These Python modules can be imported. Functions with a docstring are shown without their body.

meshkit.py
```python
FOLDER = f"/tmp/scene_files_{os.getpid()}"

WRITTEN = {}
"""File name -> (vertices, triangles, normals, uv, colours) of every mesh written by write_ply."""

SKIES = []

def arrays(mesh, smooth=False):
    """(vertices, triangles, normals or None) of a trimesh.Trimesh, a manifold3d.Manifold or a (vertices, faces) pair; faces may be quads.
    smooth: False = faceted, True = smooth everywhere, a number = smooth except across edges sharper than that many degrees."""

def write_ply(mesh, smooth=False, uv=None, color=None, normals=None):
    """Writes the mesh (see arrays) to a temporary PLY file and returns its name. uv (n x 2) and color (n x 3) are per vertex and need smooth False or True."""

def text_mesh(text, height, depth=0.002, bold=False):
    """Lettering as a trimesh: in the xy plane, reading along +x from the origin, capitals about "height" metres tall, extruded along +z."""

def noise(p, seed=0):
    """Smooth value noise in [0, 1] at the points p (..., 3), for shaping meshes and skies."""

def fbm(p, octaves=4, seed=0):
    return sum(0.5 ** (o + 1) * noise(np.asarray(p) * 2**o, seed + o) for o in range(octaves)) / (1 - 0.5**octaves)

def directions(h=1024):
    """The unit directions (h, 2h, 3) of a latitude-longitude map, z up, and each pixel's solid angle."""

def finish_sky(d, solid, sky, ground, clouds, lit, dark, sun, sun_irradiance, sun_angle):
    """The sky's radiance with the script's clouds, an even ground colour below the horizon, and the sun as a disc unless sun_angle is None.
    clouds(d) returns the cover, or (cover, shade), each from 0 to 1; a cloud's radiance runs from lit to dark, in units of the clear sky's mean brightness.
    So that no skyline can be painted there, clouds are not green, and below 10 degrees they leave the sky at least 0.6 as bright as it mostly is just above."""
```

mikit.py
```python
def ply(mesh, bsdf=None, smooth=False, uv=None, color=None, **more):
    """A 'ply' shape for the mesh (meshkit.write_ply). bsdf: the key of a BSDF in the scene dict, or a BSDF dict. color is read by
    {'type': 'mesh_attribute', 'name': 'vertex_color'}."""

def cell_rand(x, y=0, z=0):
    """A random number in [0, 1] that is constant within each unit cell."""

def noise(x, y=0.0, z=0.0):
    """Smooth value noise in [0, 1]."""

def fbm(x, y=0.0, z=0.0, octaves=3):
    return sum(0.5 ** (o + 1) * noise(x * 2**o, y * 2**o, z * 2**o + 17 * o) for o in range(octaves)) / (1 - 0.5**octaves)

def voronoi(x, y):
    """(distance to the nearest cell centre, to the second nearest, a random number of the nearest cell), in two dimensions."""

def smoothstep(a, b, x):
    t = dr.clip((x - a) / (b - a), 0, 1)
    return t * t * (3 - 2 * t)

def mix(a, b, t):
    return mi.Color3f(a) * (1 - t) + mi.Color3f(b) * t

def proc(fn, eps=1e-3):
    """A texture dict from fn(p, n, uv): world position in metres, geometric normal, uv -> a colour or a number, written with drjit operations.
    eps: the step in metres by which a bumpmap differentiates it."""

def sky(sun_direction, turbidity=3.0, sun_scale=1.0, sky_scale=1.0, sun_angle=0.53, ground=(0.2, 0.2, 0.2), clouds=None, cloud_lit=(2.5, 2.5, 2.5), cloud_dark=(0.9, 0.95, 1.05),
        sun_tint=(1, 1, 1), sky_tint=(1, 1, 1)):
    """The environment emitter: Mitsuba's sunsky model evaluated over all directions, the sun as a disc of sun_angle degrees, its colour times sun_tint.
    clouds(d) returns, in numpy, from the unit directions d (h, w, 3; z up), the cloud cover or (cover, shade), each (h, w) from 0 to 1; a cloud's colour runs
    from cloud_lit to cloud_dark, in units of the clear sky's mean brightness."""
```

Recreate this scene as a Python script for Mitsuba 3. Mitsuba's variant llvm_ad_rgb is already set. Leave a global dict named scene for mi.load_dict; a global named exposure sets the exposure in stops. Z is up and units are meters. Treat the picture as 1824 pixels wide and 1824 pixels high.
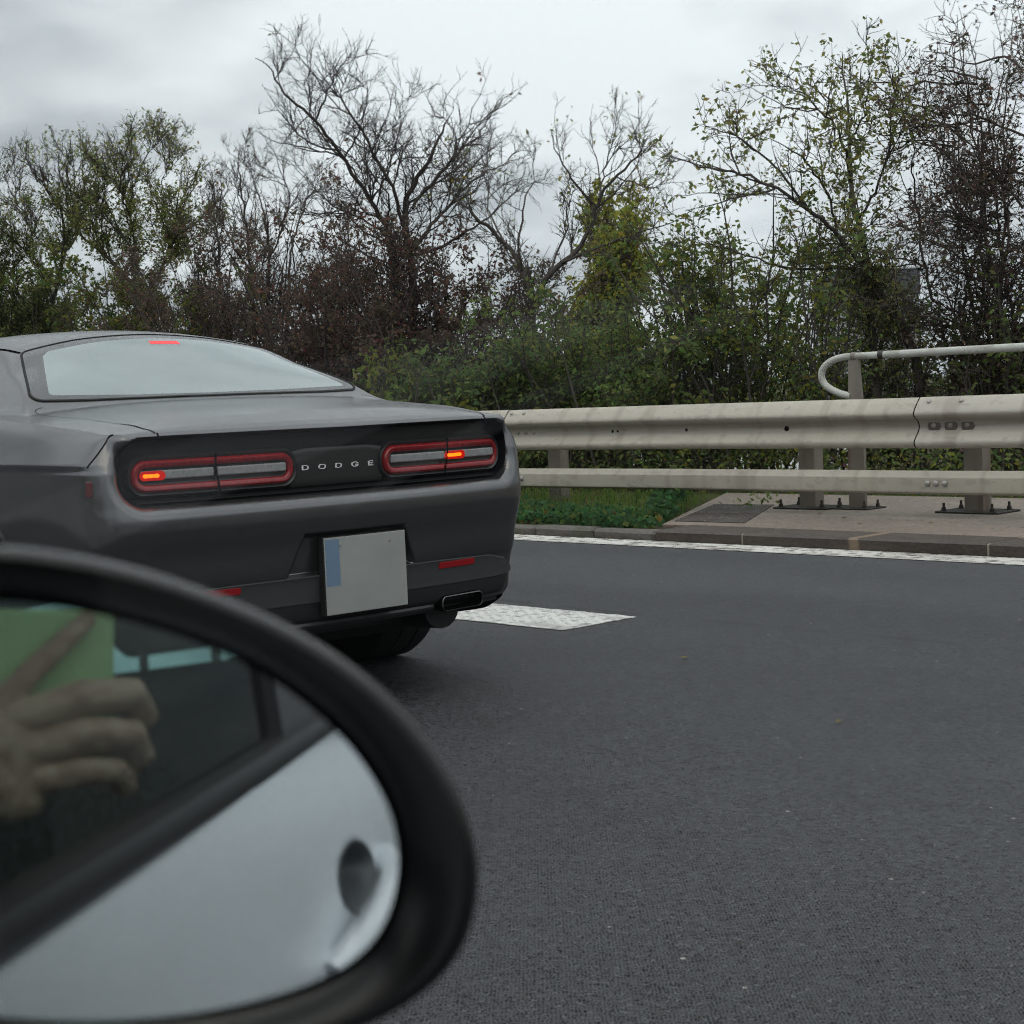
import math
import numpy as np
import trimesh
import drjit as dr
import mitsuba as mi
import mikit
import meshkit
from mikit import proc, noise, fbm, voronoi, cell_rand, smoothstep, mix
from scipy.interpolate import PchipInterpolator, CubicSpline

# ------------------------------------------------------------------ camera, sky, exposure
# world: traffic drives along +Y, right is +X, z up, metres; the phone's lens is above the origin
FPX = 2897.6                     # focal length in pixels of an 1824 pixel wide picture
YAW, PITCH, ROLL, HCAM = math.radians(44.0315), math.radians(-4.1608), math.radians(2.4108), 1.1083
_f = np.array([math.sin(YAW) * math.cos(PITCH), math.cos(YAW) * math.cos(PITCH), math.sin(PITCH)])
_r0 = np.array([math.cos(YAW), -math.sin(YAW), 0.0])
_u0 = np.cross(_r0, _f)
CR = math.cos(ROLL) * _r0 - math.sin(ROLL) * _u0
CU = math.sin(ROLL) * _r0 + math.cos(ROLL) * _u0
CF = _f
CAM = np.array([0.0, 0.0, HCAM])

scene, labels = {}, {}
scene['camera'] = {
    'type': 'thinlens', 'fov': 34.942, 'fov_axis': 'x', 'aperture_radius': 0.0024, 'focus_distance': 7.5,
    'near_clip': 0.02, 'far_clip': 3000.0,
    'to_world': mi.ScalarTransform4f().look_at(origin=CAM.tolist(), target=(CAM + CF).tolist(), up=CU.tolist()),
}


def clouds(d):
    # an even overcast (the standard one: brighter towards the zenith) with soft brighter and greyer patches of cloud
    e = d[..., 2:3] + 0.22
    p = np.concatenate([d[..., :2] / e * 1.5, d[..., 2:3] * 2.0], -1)
    a = meshkit.fbm(p * 0.9 + [3.1, 7.7, 0.4], 4, 3)
    b = meshkit.fbm(p * 3.0 + [11.0, 2.0, 5.0], 5, 9)
    patch = np.clip(1 + 1.05 * (a - 0.5) + 1.05 * (b - 0.5), 0.74, 1.24)
    level = (1 + 1.1 * d[..., 2]) / 1.15 * patch
    return np.ones(d.shape[:2]), np.clip((2.1 - level) / (2.1 - 0.75), 0, 1)


scene['sky'] = mikit.sky((-0.35, -0.45, 0.82), turbidity=4.0, sun_scale=0.10, sun_angle=40, ground=(0.06, 0.06, 0.06),
                         clouds=clouds, cloud_lit=(4.85, 5.06, 5.20), cloud_dark=(1.66, 1.82, 1.96))
exposure = 1.74

T = mi.ScalarTransform4f


# ------------------------------------------------------------------ helpers
def tag(key, label=None, cat=None, group=None, kind=None):
    d = labels.setdefault(key, {})
    for k, v in (('label', label), ('category', cat), ('group', group), ('kind', kind)):
        if v:
            d[k] = v
    return key


def numbered(key):
    if key not in USED:
        USED.add(key)
        return key
    i = 1
    while f'{key}_{i:03d}' in USED:
        i += 1
    USED.add(f'{key}_{i:03d}')
    return f'{key}_{i:03d}'


USED = set()


def put(key, mesh, bsdf, smooth=False, color=None, **more):
    """One mesh = one entry; a repeated key takes the next number."""
    key = numbered(key)
    scene[key] = mikit.ply(mesh, bsdf, smooth=smooth, color=color, **more)
    return key


def thing(key, label, cat, group=None):
    key = numbered(key)
    return tag(key, label, cat, group)


def at(px, py, depth):
    """The point seen at photo pixel (px, py) (1824 wide) at a level distance `depth` ahead."""
    d = CF + CR * (px - 912) / FPX - CU * (py - 912) / FPX
    return CAM + d * depth / (d[0] * math.sin(YAW) + d[1] * math.cos(YAW))


def on_plane(px, py, axis, val):
    d = CF + CR * (px - 912) / FPX - CU * (py - 912) / FPX
    return CAM + d * (val - CAM[axis]) / d[axis]


def join(ms):
    return trimesh.util.concatenate(ms)


def cbox(x0, x1, y0, y1, z0, z1, c=0.01):
    """Box with chamfered edges."""
    c = min(c, (x1 - x0) / 2.01, (y1 - y0) / 2.01, (z1 - z0) / 2.01)
    v = []
    for sx, xa in ((1, x0), (-1, x1)):
        for sy, ya in ((1, y0), (-1, y1)):
            for sz, za in ((1, z0), (-1, z1)):
                v += [(xa, ya + sy * c, za + sz * c), (xa + sx * c, ya, za + sz * c), (xa + sx * c, ya + sy * c, za)]
    return trimesh.convex.convex_hull(np.array(v))


def frames(P):
    P = np.asarray(P, float)
    t = np.gradient(P, axis=0)
    t /= np.linalg.norm(t, axis=1, keepdims=True) + 1e-12
    a = np.cross(t, np.where(np.abs(t[:, 2:]) < 0.95, [0, 0, 1.0], [1.0, 0, 0]))
    a /= np.linalg.norm(a, axis=1, keepdims=True)
    for i in range(1, len(P)):          # keep the frame from twisting
        b = a[i - 1] - t[i] * (a[i - 1] @ t[i])
        a[i] = b / (np.linalg.norm(b) + 1e-12)
    return t, a, np.cross(t, a)


def tube(P, r, sides=10, caps=True):
    P = np.asarray(P, float)
    n = len(P)
    r = np.broadcast_to(r, (n,))
    t, a, b = frames(P)
    g = np.arange(sides) * 2 * np.pi / sides
    v = (P[:, None] + r[:, None, None] * (np.cos(g)[None, :, None] * a[:, None] + np.sin(g)[None, :, None] * b[:, None])).reshape(-1, 3)
    f = grid_faces(n, sides, wrap=True)
    if caps:
        v = np.vstack([v, P[:1], P[-1:]])
        k = np.arange(sides)
        f = np.vstack([f, np.stack([(k + 1) % sides, k, k * 0 + n * sides], 1),
                       np.stack([(n - 1) * sides + k, (n - 1) * sides + (k + 1) % sides, k * 0 + n * sides + 1], 1)])
    return trimesh.Trimesh(v, f, process=False)


def grid_faces(n, m, wrap=False):
    i, j = np.meshgrid(np.arange(n - 1), np.arange(m if wrap else m - 1), indexing='ij')
    j2 = (j + 1) % m
    q = np.stack([i * m + j, i * m + j2, (i + 1) * m + j2, (i + 1) * m + j], -1).reshape(-1, 4)
    return np.vstack([q[:, [0, 1, 2]], q[:, [0, 2, 3]]])


def grid(V, flip=False, wrap=False):
    V = np.asarray(V, float)
    f = grid_faces(V.shape[0], V.shape[1], wrap)
    if flip:
        f = f[:, ::-1]
    return trimesh.Trimesh(V.reshape(-1, 3), f, process=False)


def extrude_y(profile, y0, y1, closed=True, step=None):
    """A profile of (x, z) points swept along y."""
    p = np.asarray(profile, float)
    ys = np.array([y0, y1]) if step is None else np.linspace(y0, y1, max(2, int((y1 - y0) / step) + 1))
    V = np.stack([np.stack([p[:, 0], np.full(len(p), y), p[:, 1]], -1) for y in ys])
    m = grid(V, wrap=closed)
    if closed:
        caps = trimesh.creation.triangulate_polygon(__import__('shapely').Polygon(p), engine='earcut')
        for y, fl in ((y0, False), (y1, True)):
            cv = np.stack([caps[0][:, 0], np.full(len(caps[0]), y), caps[0][:, 1]], -1)
            m = trimesh.util.concatenate([m, trimesh.Trimesh(cv, caps[1][:, ::-1] if fl else caps[1], process=False)])
    m.fix_normals()
    return m


def hexbolt(c, n, r=0.016, h=0.012, dome=True):
    n = np.asarray(n, float) / np.linalg.norm(n)
    pr = [(0, r), (h * 0.45, r * 0.97), (h * 0.8, r * 0.72), (h, r * 0.3), (h * 1.02, 0.0005)] if dome else [(0, r), (h * .85, r), (h, r * 0.86), (h, 0.0005)]
    return tube([np.asarray(c) + n * a for a, _ in pr] if False else [np.asarray(c) + n * (a + 1e-4 * i) for i, (a, _) in enumerate(pr)], [q for _, q in pr], 12 if dome else 6, caps=False)


# ------------------------------------------------------------------ materials
def rgb(*c):
    return {'type': 'rgb', 'value': list(c)}


def two(b):
    return {'type': 'twosided', 'bsdf': b}


def pri(color, rough=0.5, metallic=0.0, spec=0.5, **k):
    return {'type': 'principled', 'base_color': color if isinstance(color, dict) else rgb(*color), 'roughness': rough, 'metallic': metallic, 'specular': spec, **k}


VC = {'type': 'mesh_attribute', 'name': 'vertex_color'}


def asphalt_color(p, n, uv):
    d1, d2, w = voronoi(p.x * 95, p.y * 95)
    big = fbm(p.x * 0.9, p.y * 0.35, 0.0, 3)
    mid = fbm(p.x * 22, p.y * 22, 1.0, 2)
    g1, g2, gw = voronoi(p.x * 48 + 3.1, p.y * 48)
    h1, h2, hw = voronoi(p.x * 64 + 1.7, p.y * 64 + 9.2)
    v = 0.0180 + 0.027 * w * w + 0.020 * (big - 0.5) + 0.008 * (mid - 0.5) + 0.014 * (gw - 0.5)
    v = dr.maximum(v, 0.007) * (1 - 0.88 * smoothstep(0.62, 0.76, hw + 0.5 * (fbm(p.x * 5, p.y * 5, 2.0, 3) - 0.5)) * smoothstep(0.60, 0.25, h1))
    c = mi.Color3f(v * 0.92, v * 0.985, v * 1.18)
    e1, e2, w2 = voronoi(p.x * 21 + 5.3, p.y * 21)
    chip = (w2 > 0.984) & (e1 < 0.04 + 0.10 * (w2 - 0.984) * 50)
    c = dr.select(chip, mi.Color3f(0.30, 0.29, 0.27) * (0.35 + 0.65 * cell_rand(dr.floor(p.x * 40), dr.floor(p.y * 40), 3)), c)
    # the longitudinal joint between two paved lanes, and a short crack
    wob = 0.05 * (fbm(p.y * 1.3, 4.0, 0.0, 3) - 0.5)
    seam = dr.abs(p.x - (5.81 + 0.029 * p.y) - wob * 1.2)
    s = smoothstep(0.035, 0.004, seam) * smoothstep(0.34, 0.6, fbm(p.x * 9, p.y * 5.0, 2.0, 3))
    t = (p.x - 6.98) * 0.994 - (p.y - 5.21) * 0.11
    cr = dr.abs((p.y - 5.21) * 0.994 + (p.x - 6.98) * 0.11 + 0.06 * (fbm(t * 5, 8.0, 0.0, 3) - 0.5))
    s2 = smoothstep(0.016, 0.003, cr) * smoothstep(0.62, 0.5, dr.abs(t))
    return c * (1 - 0.75 * dr.maximum(s, 0.8 * s2))


def asphalt_bump(p, n, uv):
    d1, d2, w = voronoi(p.x * 95, p.y * 95)
    m = fbm(p.x * 28, p.y * 28, 1.0, 2)
    return (1 - smoothstep(0.1, 0.75, d1)) * (0.35 + 0.65 * w) + 0.45 * m


def asphalt_rough(p, n, uv):
    return 0.30 + 0.22 * smoothstep(0.3, 0.7, fbm(p.x * 1.1, p.y * 0.3, 6.0, 3))


scene['m_asphalt'] = two({'type': 'bumpmap', 'arbitrary': proc(asphalt_bump, 2e-3), 'scale': 0.010,
                          'bsdf': pri(proc(asphalt_color), proc(asphalt_rough), spec=0.62)})


def dash_color(p, n, uv):
    # structured thermoplastic: rows of short ribs with the asphalt showing between
    a = p.y * 26.0
    a = a + 0.7 * (fbm(p.x * 7, p.y * 7, 3.0, 3) - 0.5)
    row = dr.floor(a)
    b = p.x * 17.0 + 0.5 * (row - 2 * dr.floor(row / 2)) + 0.25 * fbm(p.x * 9, p.y * 9, 0.0, 2)
    fa, fb = a - row, b - dr.floor(b)
    g = smoothstep(0.16, 0.05, dr.abs(fb - 0.5)) * smoothstep(0.5, 0.40, dr.abs(fa - 0.5))
    g = g * (0.35 + 0.65 * cell_rand(row, dr.floor(b), 2))
    wear = dr.maximum(smoothstep(0.60, 0.72, fbm(p.x * 30, p.y * 30, 0.0, 3)), 0.7 * smoothstep(0.5, 0.75, fbm(p.x * 6, p.y * 2, 9.0, 3)))
    return mix((0.50, 0.50, 0.475), (0.14, 0.14, 0.135), dr.maximum(g * 0.85, wear * 0.8))


def edge_color(p, n, uv):
    w = fbm(p.x * 26, p.y * 20, 0.0, 4)
    rim = smoothstep(8.86, 8.93, p.x)
    worn = smoothstep(0.54, 0.66, w + 0.12 * rim)
    dirt = smoothstep(0.4, 0.75, fbm(p.x * 5, p.y * 2, 3.0, 3))
    return mix(mix((0.44, 0.43, 0.40), (0.28, 0.255, 0.23), dirt * 0.7), (0.07, 0.065, 0.06), worn * 0.85)


scene['m_dash'] = two(pri(proc(dash_color), 0.55))
scene['m_edge'] = two(pri(proc(edge_color), 0.6))


def concrete_color(p, n, uv):
    a = fbm(p.x * 1.7, p.y * 1.2, p.z * 2, 4)
    b = fbm(p.x * 40, p.y * 40, p.z * 40, 2)
    d1, d2, w = voronoi(p.x * 14, p.y * 14)
    v = 0.15 + 0.11 * (a - 0.5) + 0.09 * (b - 0.5)
    c = mi.Color3f(v * 1.15, v * 0.98, v * 0.84)
    near = smoothstep(10.3, 9.2, p.x)
    c = mix(c, c * mi.Color3f(0.78, 0.66, 0.58), near * 0.6)
    spot = (w > 0.88) & (d1 < 0.16)
    c = dr.select(spot, c * 0.35, c)
    joint = smoothstep(0.018, 0.006, dr.abs(p.y - 4.55 + 0.02 * (p.x - 9)))
    return c * (1 - 0.6 * joint)


scene['m_concrete'] = two({'type': 'bumpmap', 'arbitrary': proc(lambda p, n, uv: fbm(p.x * 60, p.y * 60, p.z * 60, 3), 2e-3), 'scale': 0.004,
                           'bsdf': pri(proc(concrete_color), 0.62)})


def kerb_color(p, n, uv):
    a = fbm(p.x * 5, p.y * 2.2, p.z * 6, 3)
    b = fbm(p.x * 70, p.y * 70, p.z * 70, 2)
    v = 0.034 + 0.034 * (a - 0.5) + 0.03 * (b - 0.5)
    c = mi.Color3f(v * 1.34, v, v * 0.80)
    pale = smoothstep(0.05, 0.02, dr.abs(p.y - 6.02 + 0.03 * (a - 0.5)))
    return mix(c, (0.19, 0.135, 0.09), pale * 0.8)


def kerb2_color(p, n, uv):
    a = fbm(p.x * 5, p.y * 2.2, p.z * 6, 3)
    b = fbm(p.x * 60, p.y * 60, p.z * 60, 2)
    v = 0.075 + 0.06 * (a - 0.5) + 0.05 * (b - 0.5)
    moss = smoothstep(0.55, 0.7, fbm(p.x * 9, p.y * 4, 1.0, 3))
    return mix(mi.Color3f(v * 1.12, v, v * 0.88), (0.05, 0.055, 0.025), moss * 0.5)


scene['m_kerb'] = two({'type': 'bumpmap', 'arbitrary': proc(lambda p, n, uv: fbm(p.x * 45, p.y * 45, p.z * 45, 3), 2e-3), 'scale': 0.004, 'bsdf': pri(proc(kerb_color), 0.42)})
scene['m_kerb_old'] = two({'type': 'bumpmap', 'arbitrary': proc(lambda p, n, uv: fbm(p.x * 38, p.y * 38, p.z * 38, 3), 2e-3), 'scale': 0.006, 'bsdf': pri(proc(kerb2_color), 0.55)})
scene['m_mortar'] = two(pri((0.24, 0.21, 0.17), 0.8))


def rail_color(p, n, uv):
    a = fbm(p.x * 3, p.y * 0.8, p.z * 3, 3)
    s = fbm(p.x * 2, p.y * 9, p.z * 1.2, 3)
    b = fbm(p.x * 80, p.y * 80, p.z * 80, 2)
    c = mi.Color3f(0.42, 0.385, 0.32) * (0.88 + 0.3 * (a - 0.5) + 0.08 * (b - 0.5))
    stain = smoothstep(0.50, 0.74, s)
    c = mix(c, (0.22, 0.175, 0.14), stain * 0.50)
    shade_grime = smoothstep(0.83, 0.79, p.z) * smoothstep(0.69, 0.74, p.z) * (0.45 + 0.75 * fbm(p.x * 4, p.y * 1.6, p.z * 30, 3))  # shade below the ridge, painted as a dark uneven band along the web
    shade_grime = dr.maximum(shade_grime, smoothstep(0.60, 0.72, fbm(p.x * 20, p.y * 14, p.z * 20, 3)) * 0.32)  # scattered specks of dirt over the whole beam
    return mix(c, (0.150, 0.128, 0.108), dr.clip(shade_grime, 0, 1) * 0.75)


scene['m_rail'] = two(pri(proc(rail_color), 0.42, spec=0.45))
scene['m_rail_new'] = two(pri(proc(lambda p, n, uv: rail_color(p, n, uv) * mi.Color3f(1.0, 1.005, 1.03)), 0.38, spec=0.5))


def post_color(p, n, uv):
    a = fbm(p.x * 7, p.y * 7, p.z * 2.5, 3)
    c = mi.Color3f(0.20, 0.177, 0.15) * (0.9 + 0.5 * (a - 0.5))
    return mix(c, (0.12, 0.075, 0.06), smoothstep(0.52, 0.72, fbm(p.x * 9, p.y * 9, p.z * 2 + 7, 3)) * 0.7)


scene['m_post'] = two(pri(proc(post_color), 0.5))
scene['m_dark_steel'] = two(pri((0.035, 0.032, 0.03), 0.45, metallic=0.3))
scene['m_bolt'] = two(pri((0.33, 0.32, 0.30), 0.4, metallic=0.5))
scene['m_hole'] = two({'type': 'diffuse', 'reflectance': rgb(0.012, 0.010, 0.009)})


def soil_color(p, n, uv):
    a = fbm(p.x * 1.3, p.y * 1.3, 0.0, 4)
    b = fbm(p.x * 14, p.y * 14, 0.0, 3)
    return mix((0.030, 0.024, 0.016), (0.040, 0.050, 0.018), smoothstep(0.35, 0.65, a * 0.6 + b * 0.4))


scene['m_soil'] = two(pri(proc(soil_color), 0.9, spec=0.2))


# car paints and trims
def flake(p, n, uv):
    d = fbm(p.x * 3.1, p.y * 3.1, p.z * 3.1, 3)
    return mi.Color3f(0.138, 0.138, 0.142) * (0.93 + 0.18 * (d - 0.5))


def spray(p, n, uv):          # fine road grime and drizzle on wet paint
    return 0.21 + 0.06 * smoothstep(0.42, 0.6, fbm(p.x * 55, p.y * 55, p.z * 55, 2))


scene['m_paint'] = two(pri(proc(flake), proc(spray), metallic=0.9, spec=0.5, clearcoat=0.9, clearcoat_gloss=0.95))
scene['m_gap'] = two({'type': 'diffuse', 'reflectance': rgb(0.006, 0.006, 0.007)})
scene['m_black_gloss'] = two(pri((0.008, 0.008, 0.010), 0.22, spec=0.35))
scene['m_black'] = two(pri((0.012, 0.012, 0.013), 0.55, spec=0.35))
scene['m_bezel'] = two(pri((0.022, 0.022, 0.024), 0.35, spec=0.5))
scene['m_valance'] = two(pri((0.040, 0.041, 0.043), 0.6, spec=0.4))
scene['m_rubber'] = two(pri((0.014, 0.014, 0.015), 0.75, spec=0.3))
scene['m_rim'] = two(pri((0.10, 0.10, 0.105), 0.35, metallic=0.8))
scene['m_chrome'] = two({'type': 'roughconductor', 'material': 'Cr', 'alpha': 0.12})
scene['m_red_lens'] = two(pri(proc(lambda p, n, uv: mi.Color3f(0.21, 0.008, 0.012) * (0.75 + 0.5 * noise(p.x * 190, p.y * 190, p.z * 40))), 0.16, spec=0.5, clearcoat=0.6))
scene['m_dark_lens'] = two(pri((0.020, 0.016, 0.017), 0.15, spec=0.5))
scene['m_grey_lens'] = two(pri(proc(lambda p, n, uv: mi.Color3f(0.24, 0.245, 0.25) * (0.8 + 0.35 * noise(p.x * 260, p.y * 260, p.z * 60))), 0.25, spec=0.5))
scene['m_marker'] = two(pri((0.085, 0.012, 0.014), 0.3, spec=0.5))
scene['m_reflector'] = two(pri((0.30, 0.008, 0.012), 0.25, spec=0.5))


def fog_glass(p, n, uv):
    a = fbm(p.x * 2.2 + p.z * 3, p.y * 2.2, p.z * 4, 4)
    b = fbm(p.x * 60, p.y * 60, p.z * 60, 2)
    return mi.Color3f(0.235, 0.285, 0.295) * (0.86 + 0.5 * (a - 0.5) + 0.04 * (b - 0.5))


scene['m_fog_glass'] = two(pri(proc(fog_glass), 0.06, spec=0.9))
scene['m_frit'] = two(pri((0.030, 0.031, 0.034), 0.12, spec=0.7))
scene['m_dark_glass'] = two(pri((0.012, 0.014, 0.015), 0.05, spec=0.55))
scene['m_plate'] = two(pri(proc(lambda p, n, uv: mi.Color3f(0.30, 0.31, 0.298) * (0.9 + 0.25 * (fbm(p.x * 9, p.y * 9, p.z * 9, 3) - 0.5))), 0.4))
scene['m_plate_blue'] = two(pri((0.13, 0.20, 0.29), 0.4))

# ------------------------------------------------------------------ ground and road
import shapely

def terrain_z(x, y):
    """Verge behind the kerb, then a slope that falls away to lower ground."""
    v = np.stack([np.asarray(x, float), np.asarray(y, float), np.zeros_like(np.asarray(x, float))], -1)
    far = np.clip((np.asarray(x) - 11.5) / 22.0, 0, 1)
    return 0.055 - 1.5 * far * far * (3 - 2 * far) + 0.035 * (meshkit.fbm(v * 0.5, 3, 2) - 0.5) * np.clip((np.asarray(x) - 9.3) / 2.0, 0.1, 1)


xs = np.concatenate([np.linspace(9.02, 14, 26), np.linspace(14.5, 40, 40), [50, 70, 110, 200, 400, 900, 2000]])
ys = np.concatenate([[-2000, -700, -200, -80, -40], np.linspace(-20, 60, 130), [70, 90, 130, 250, 700, 2000]])
X, Y = np.meshgrid(xs, ys, indexing='ij')
put('ground', grid(np.stack([X, Y, terrain_z(X, Y)], -1), flip=True), 'm_soil', smooth=True)
tag('ground', kind='structure')
put('ground', grid(np.array([[[-2000, -2000, -.03], [-2000, 2000, -.03]], [[-9.0, -2000, -.03], [-9.0, 2000, -.03]]]), flip=True), 'm_soil')
tag('ground_001', kind='structure')

put('road', grid(np.array([[[-10, -200, 0], [-10, 400, 0]], [[9.0, -200, 0], [9.0, 400, 0]]]), flip=True), 'm_asphalt')
tag('road', kind='structure')


def sheet(x0, x1, y0, y1, z):
    return grid(np.array([[[x0, y0, z], [x0, y1, z]], [[x1, y0, z], [x1, y1, z]]], float), flip=True)


put('road__edge_line', sheet(8.55, 8.875, -60, 150, 0.004), 'm_edge')
for i, y in enumerate([5.235, 14.2, 23.2, 32.2, -3.8, -12.8]):
    # painted bar with slightly ragged edges
    rd = np.random.default_rng(300 + i)
    ya = np.linspace(y, y + 3.0, 90)
    xa = np.linspace(5.36, 5.86, 16)
    pts = ([(5.36 + rd.normal(0, .004), t) for t in ya] + [(t, y + 3.0 + rd.normal(0, .006)) for t in xa] + [(5.86 + rd.normal(0, .004), t) for t in ya[::-1]] + [(t, y + rd.normal(0, .006)) for t in xa[::-1]])
    m = trimesh.creation.extrude_polygon(shapely.Polygon(pts).buffer(0), 0.003, engine='earcut')
    m.apply_translation([0, 0, 0.002])
    put('road__lane_dash', m, 'm_dash')

# ------------------------------------------------------------------ kerbs and bridge pavement
tag('kerb', kind='structure')


def stone(x0, x1, y0, y1, z0, z1, c, rs):
    m = cbox(x0, x1, y0 + 0.006, y1 - 0.006, z0, z1, c)
    v = m.vertices.copy()
    v += (meshkit.noise(v * 7.0, rs)[:, None] - 0.5) * np.array([0.012, 0, 0.012])
    m.vertices = v
    return m


new_y = [7.72, 6.93, 5.06, 3.5, 2.0, 0.4, -1.2, -2.8, -4.4]
for i in range(len(new_y) - 1):
    put('kerb__kerb_stone', stone(8.885, 9.30, new_y[i + 1], new_y[i], -0.1, 0.082, 0.012, i), 'm_kerb')
    put('kerb__mortar_joint', cbox(8.893, 9.29, new_y[i + 1] - 0.008, new_y[i + 1] + 0.008, -0.1, 0.077, 0.003), 'm_mortar')
y = 7.73
for i in range(28):
    put('kerb__kerb_stone', stone(8.895 + 0.004 * (i % 3), 9.07, y, y + 0.62, -0.1, 0.070 + 0.006 * (i % 2), 0.022, 40 + i), 'm_kerb_old')
    y += 0.62

# the pavement slab of the bridge with its slanting end
poly = [(9.302, 8.00), (9.302, -40), (12.25, -40), (12.25, 9.72)]
import shapely
cap = trimesh.creation.extrude_polygon(shapely.Polygon(poly), 0.35, engine='earcut')
cap.apply_translation([0, 0, -0.272])
put('pavement', cap, 'm_concrete')
tag('pavement', kind='structure')
cv = shapely.Polygon([(9.54, 8.08), (9.58, 7.44), (11.1, 8.30), (11.0, 8.86)])
m = trimesh.creation.extrude_polygon(cv, 0.012, engine='earcut')
m.apply_translation([0, 0, 0.072])
put('chamber_cover', m, 'm_cover')
tag('chamber_cover', 'dark flat rectangular chamber cover in the end of the concrete pavement', 'chamber cover')


def cover_color(p, n, uv):
    d1, d2, w = voronoi(p.x * 24, p.y * 24)
    chip = (w > 0.85) & (d1 < 0.17)
    c = mi.Color3f(0.045, 0.038, 0.035) * (0.7 + 0.7 * fbm(p.x * 7, p.y * 7, 0.0, 3))
    return dr.select(chip, mi.Color3f(0.26, 0.24, 0.21), c)


scene['m_cover'] = two(pri(proc(cover_color), 0.5))

# ------------------------------------------------------------------ guardrail
thing('guardrail', 'beige steel guardrail of two long horizontal beams on bolted posts along the road', 'guardrail')
XR = 10.30
up_prof = [(10.420, 0.930), (10.418, 0.952), (10.402, 0.957), (10.385, 0.953), (10.345, 0.912), (10.312, 0.872), (10.300, 0.852), (10.297, 0.838), (10.302, 0.824),
           (10.325, 0.806), (10.352, 0.788), (10.366, 0.768), (10.370, 0.745), (10.364, 0.722), (10.342, 0.694), (10.316, 0.668),
           (10.302, 0.650), (10.298, 0.633), (10.303, 0.613), (10.320, 0.598), (10.345, 0.591), (10.388, 0.592), (10.392, 0.628)]
lo_prof = [(10.39, 0.395), (10.388, 0.424), (10.375, 0.426), (10.335, 0.4225), (10.302, 0.384), (10.298, 0.376), (10.300, 0.285), (10.305, 0.272), (10.335, 0.256), (10.388, 0.254), (10.39, 0.28)]


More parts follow.
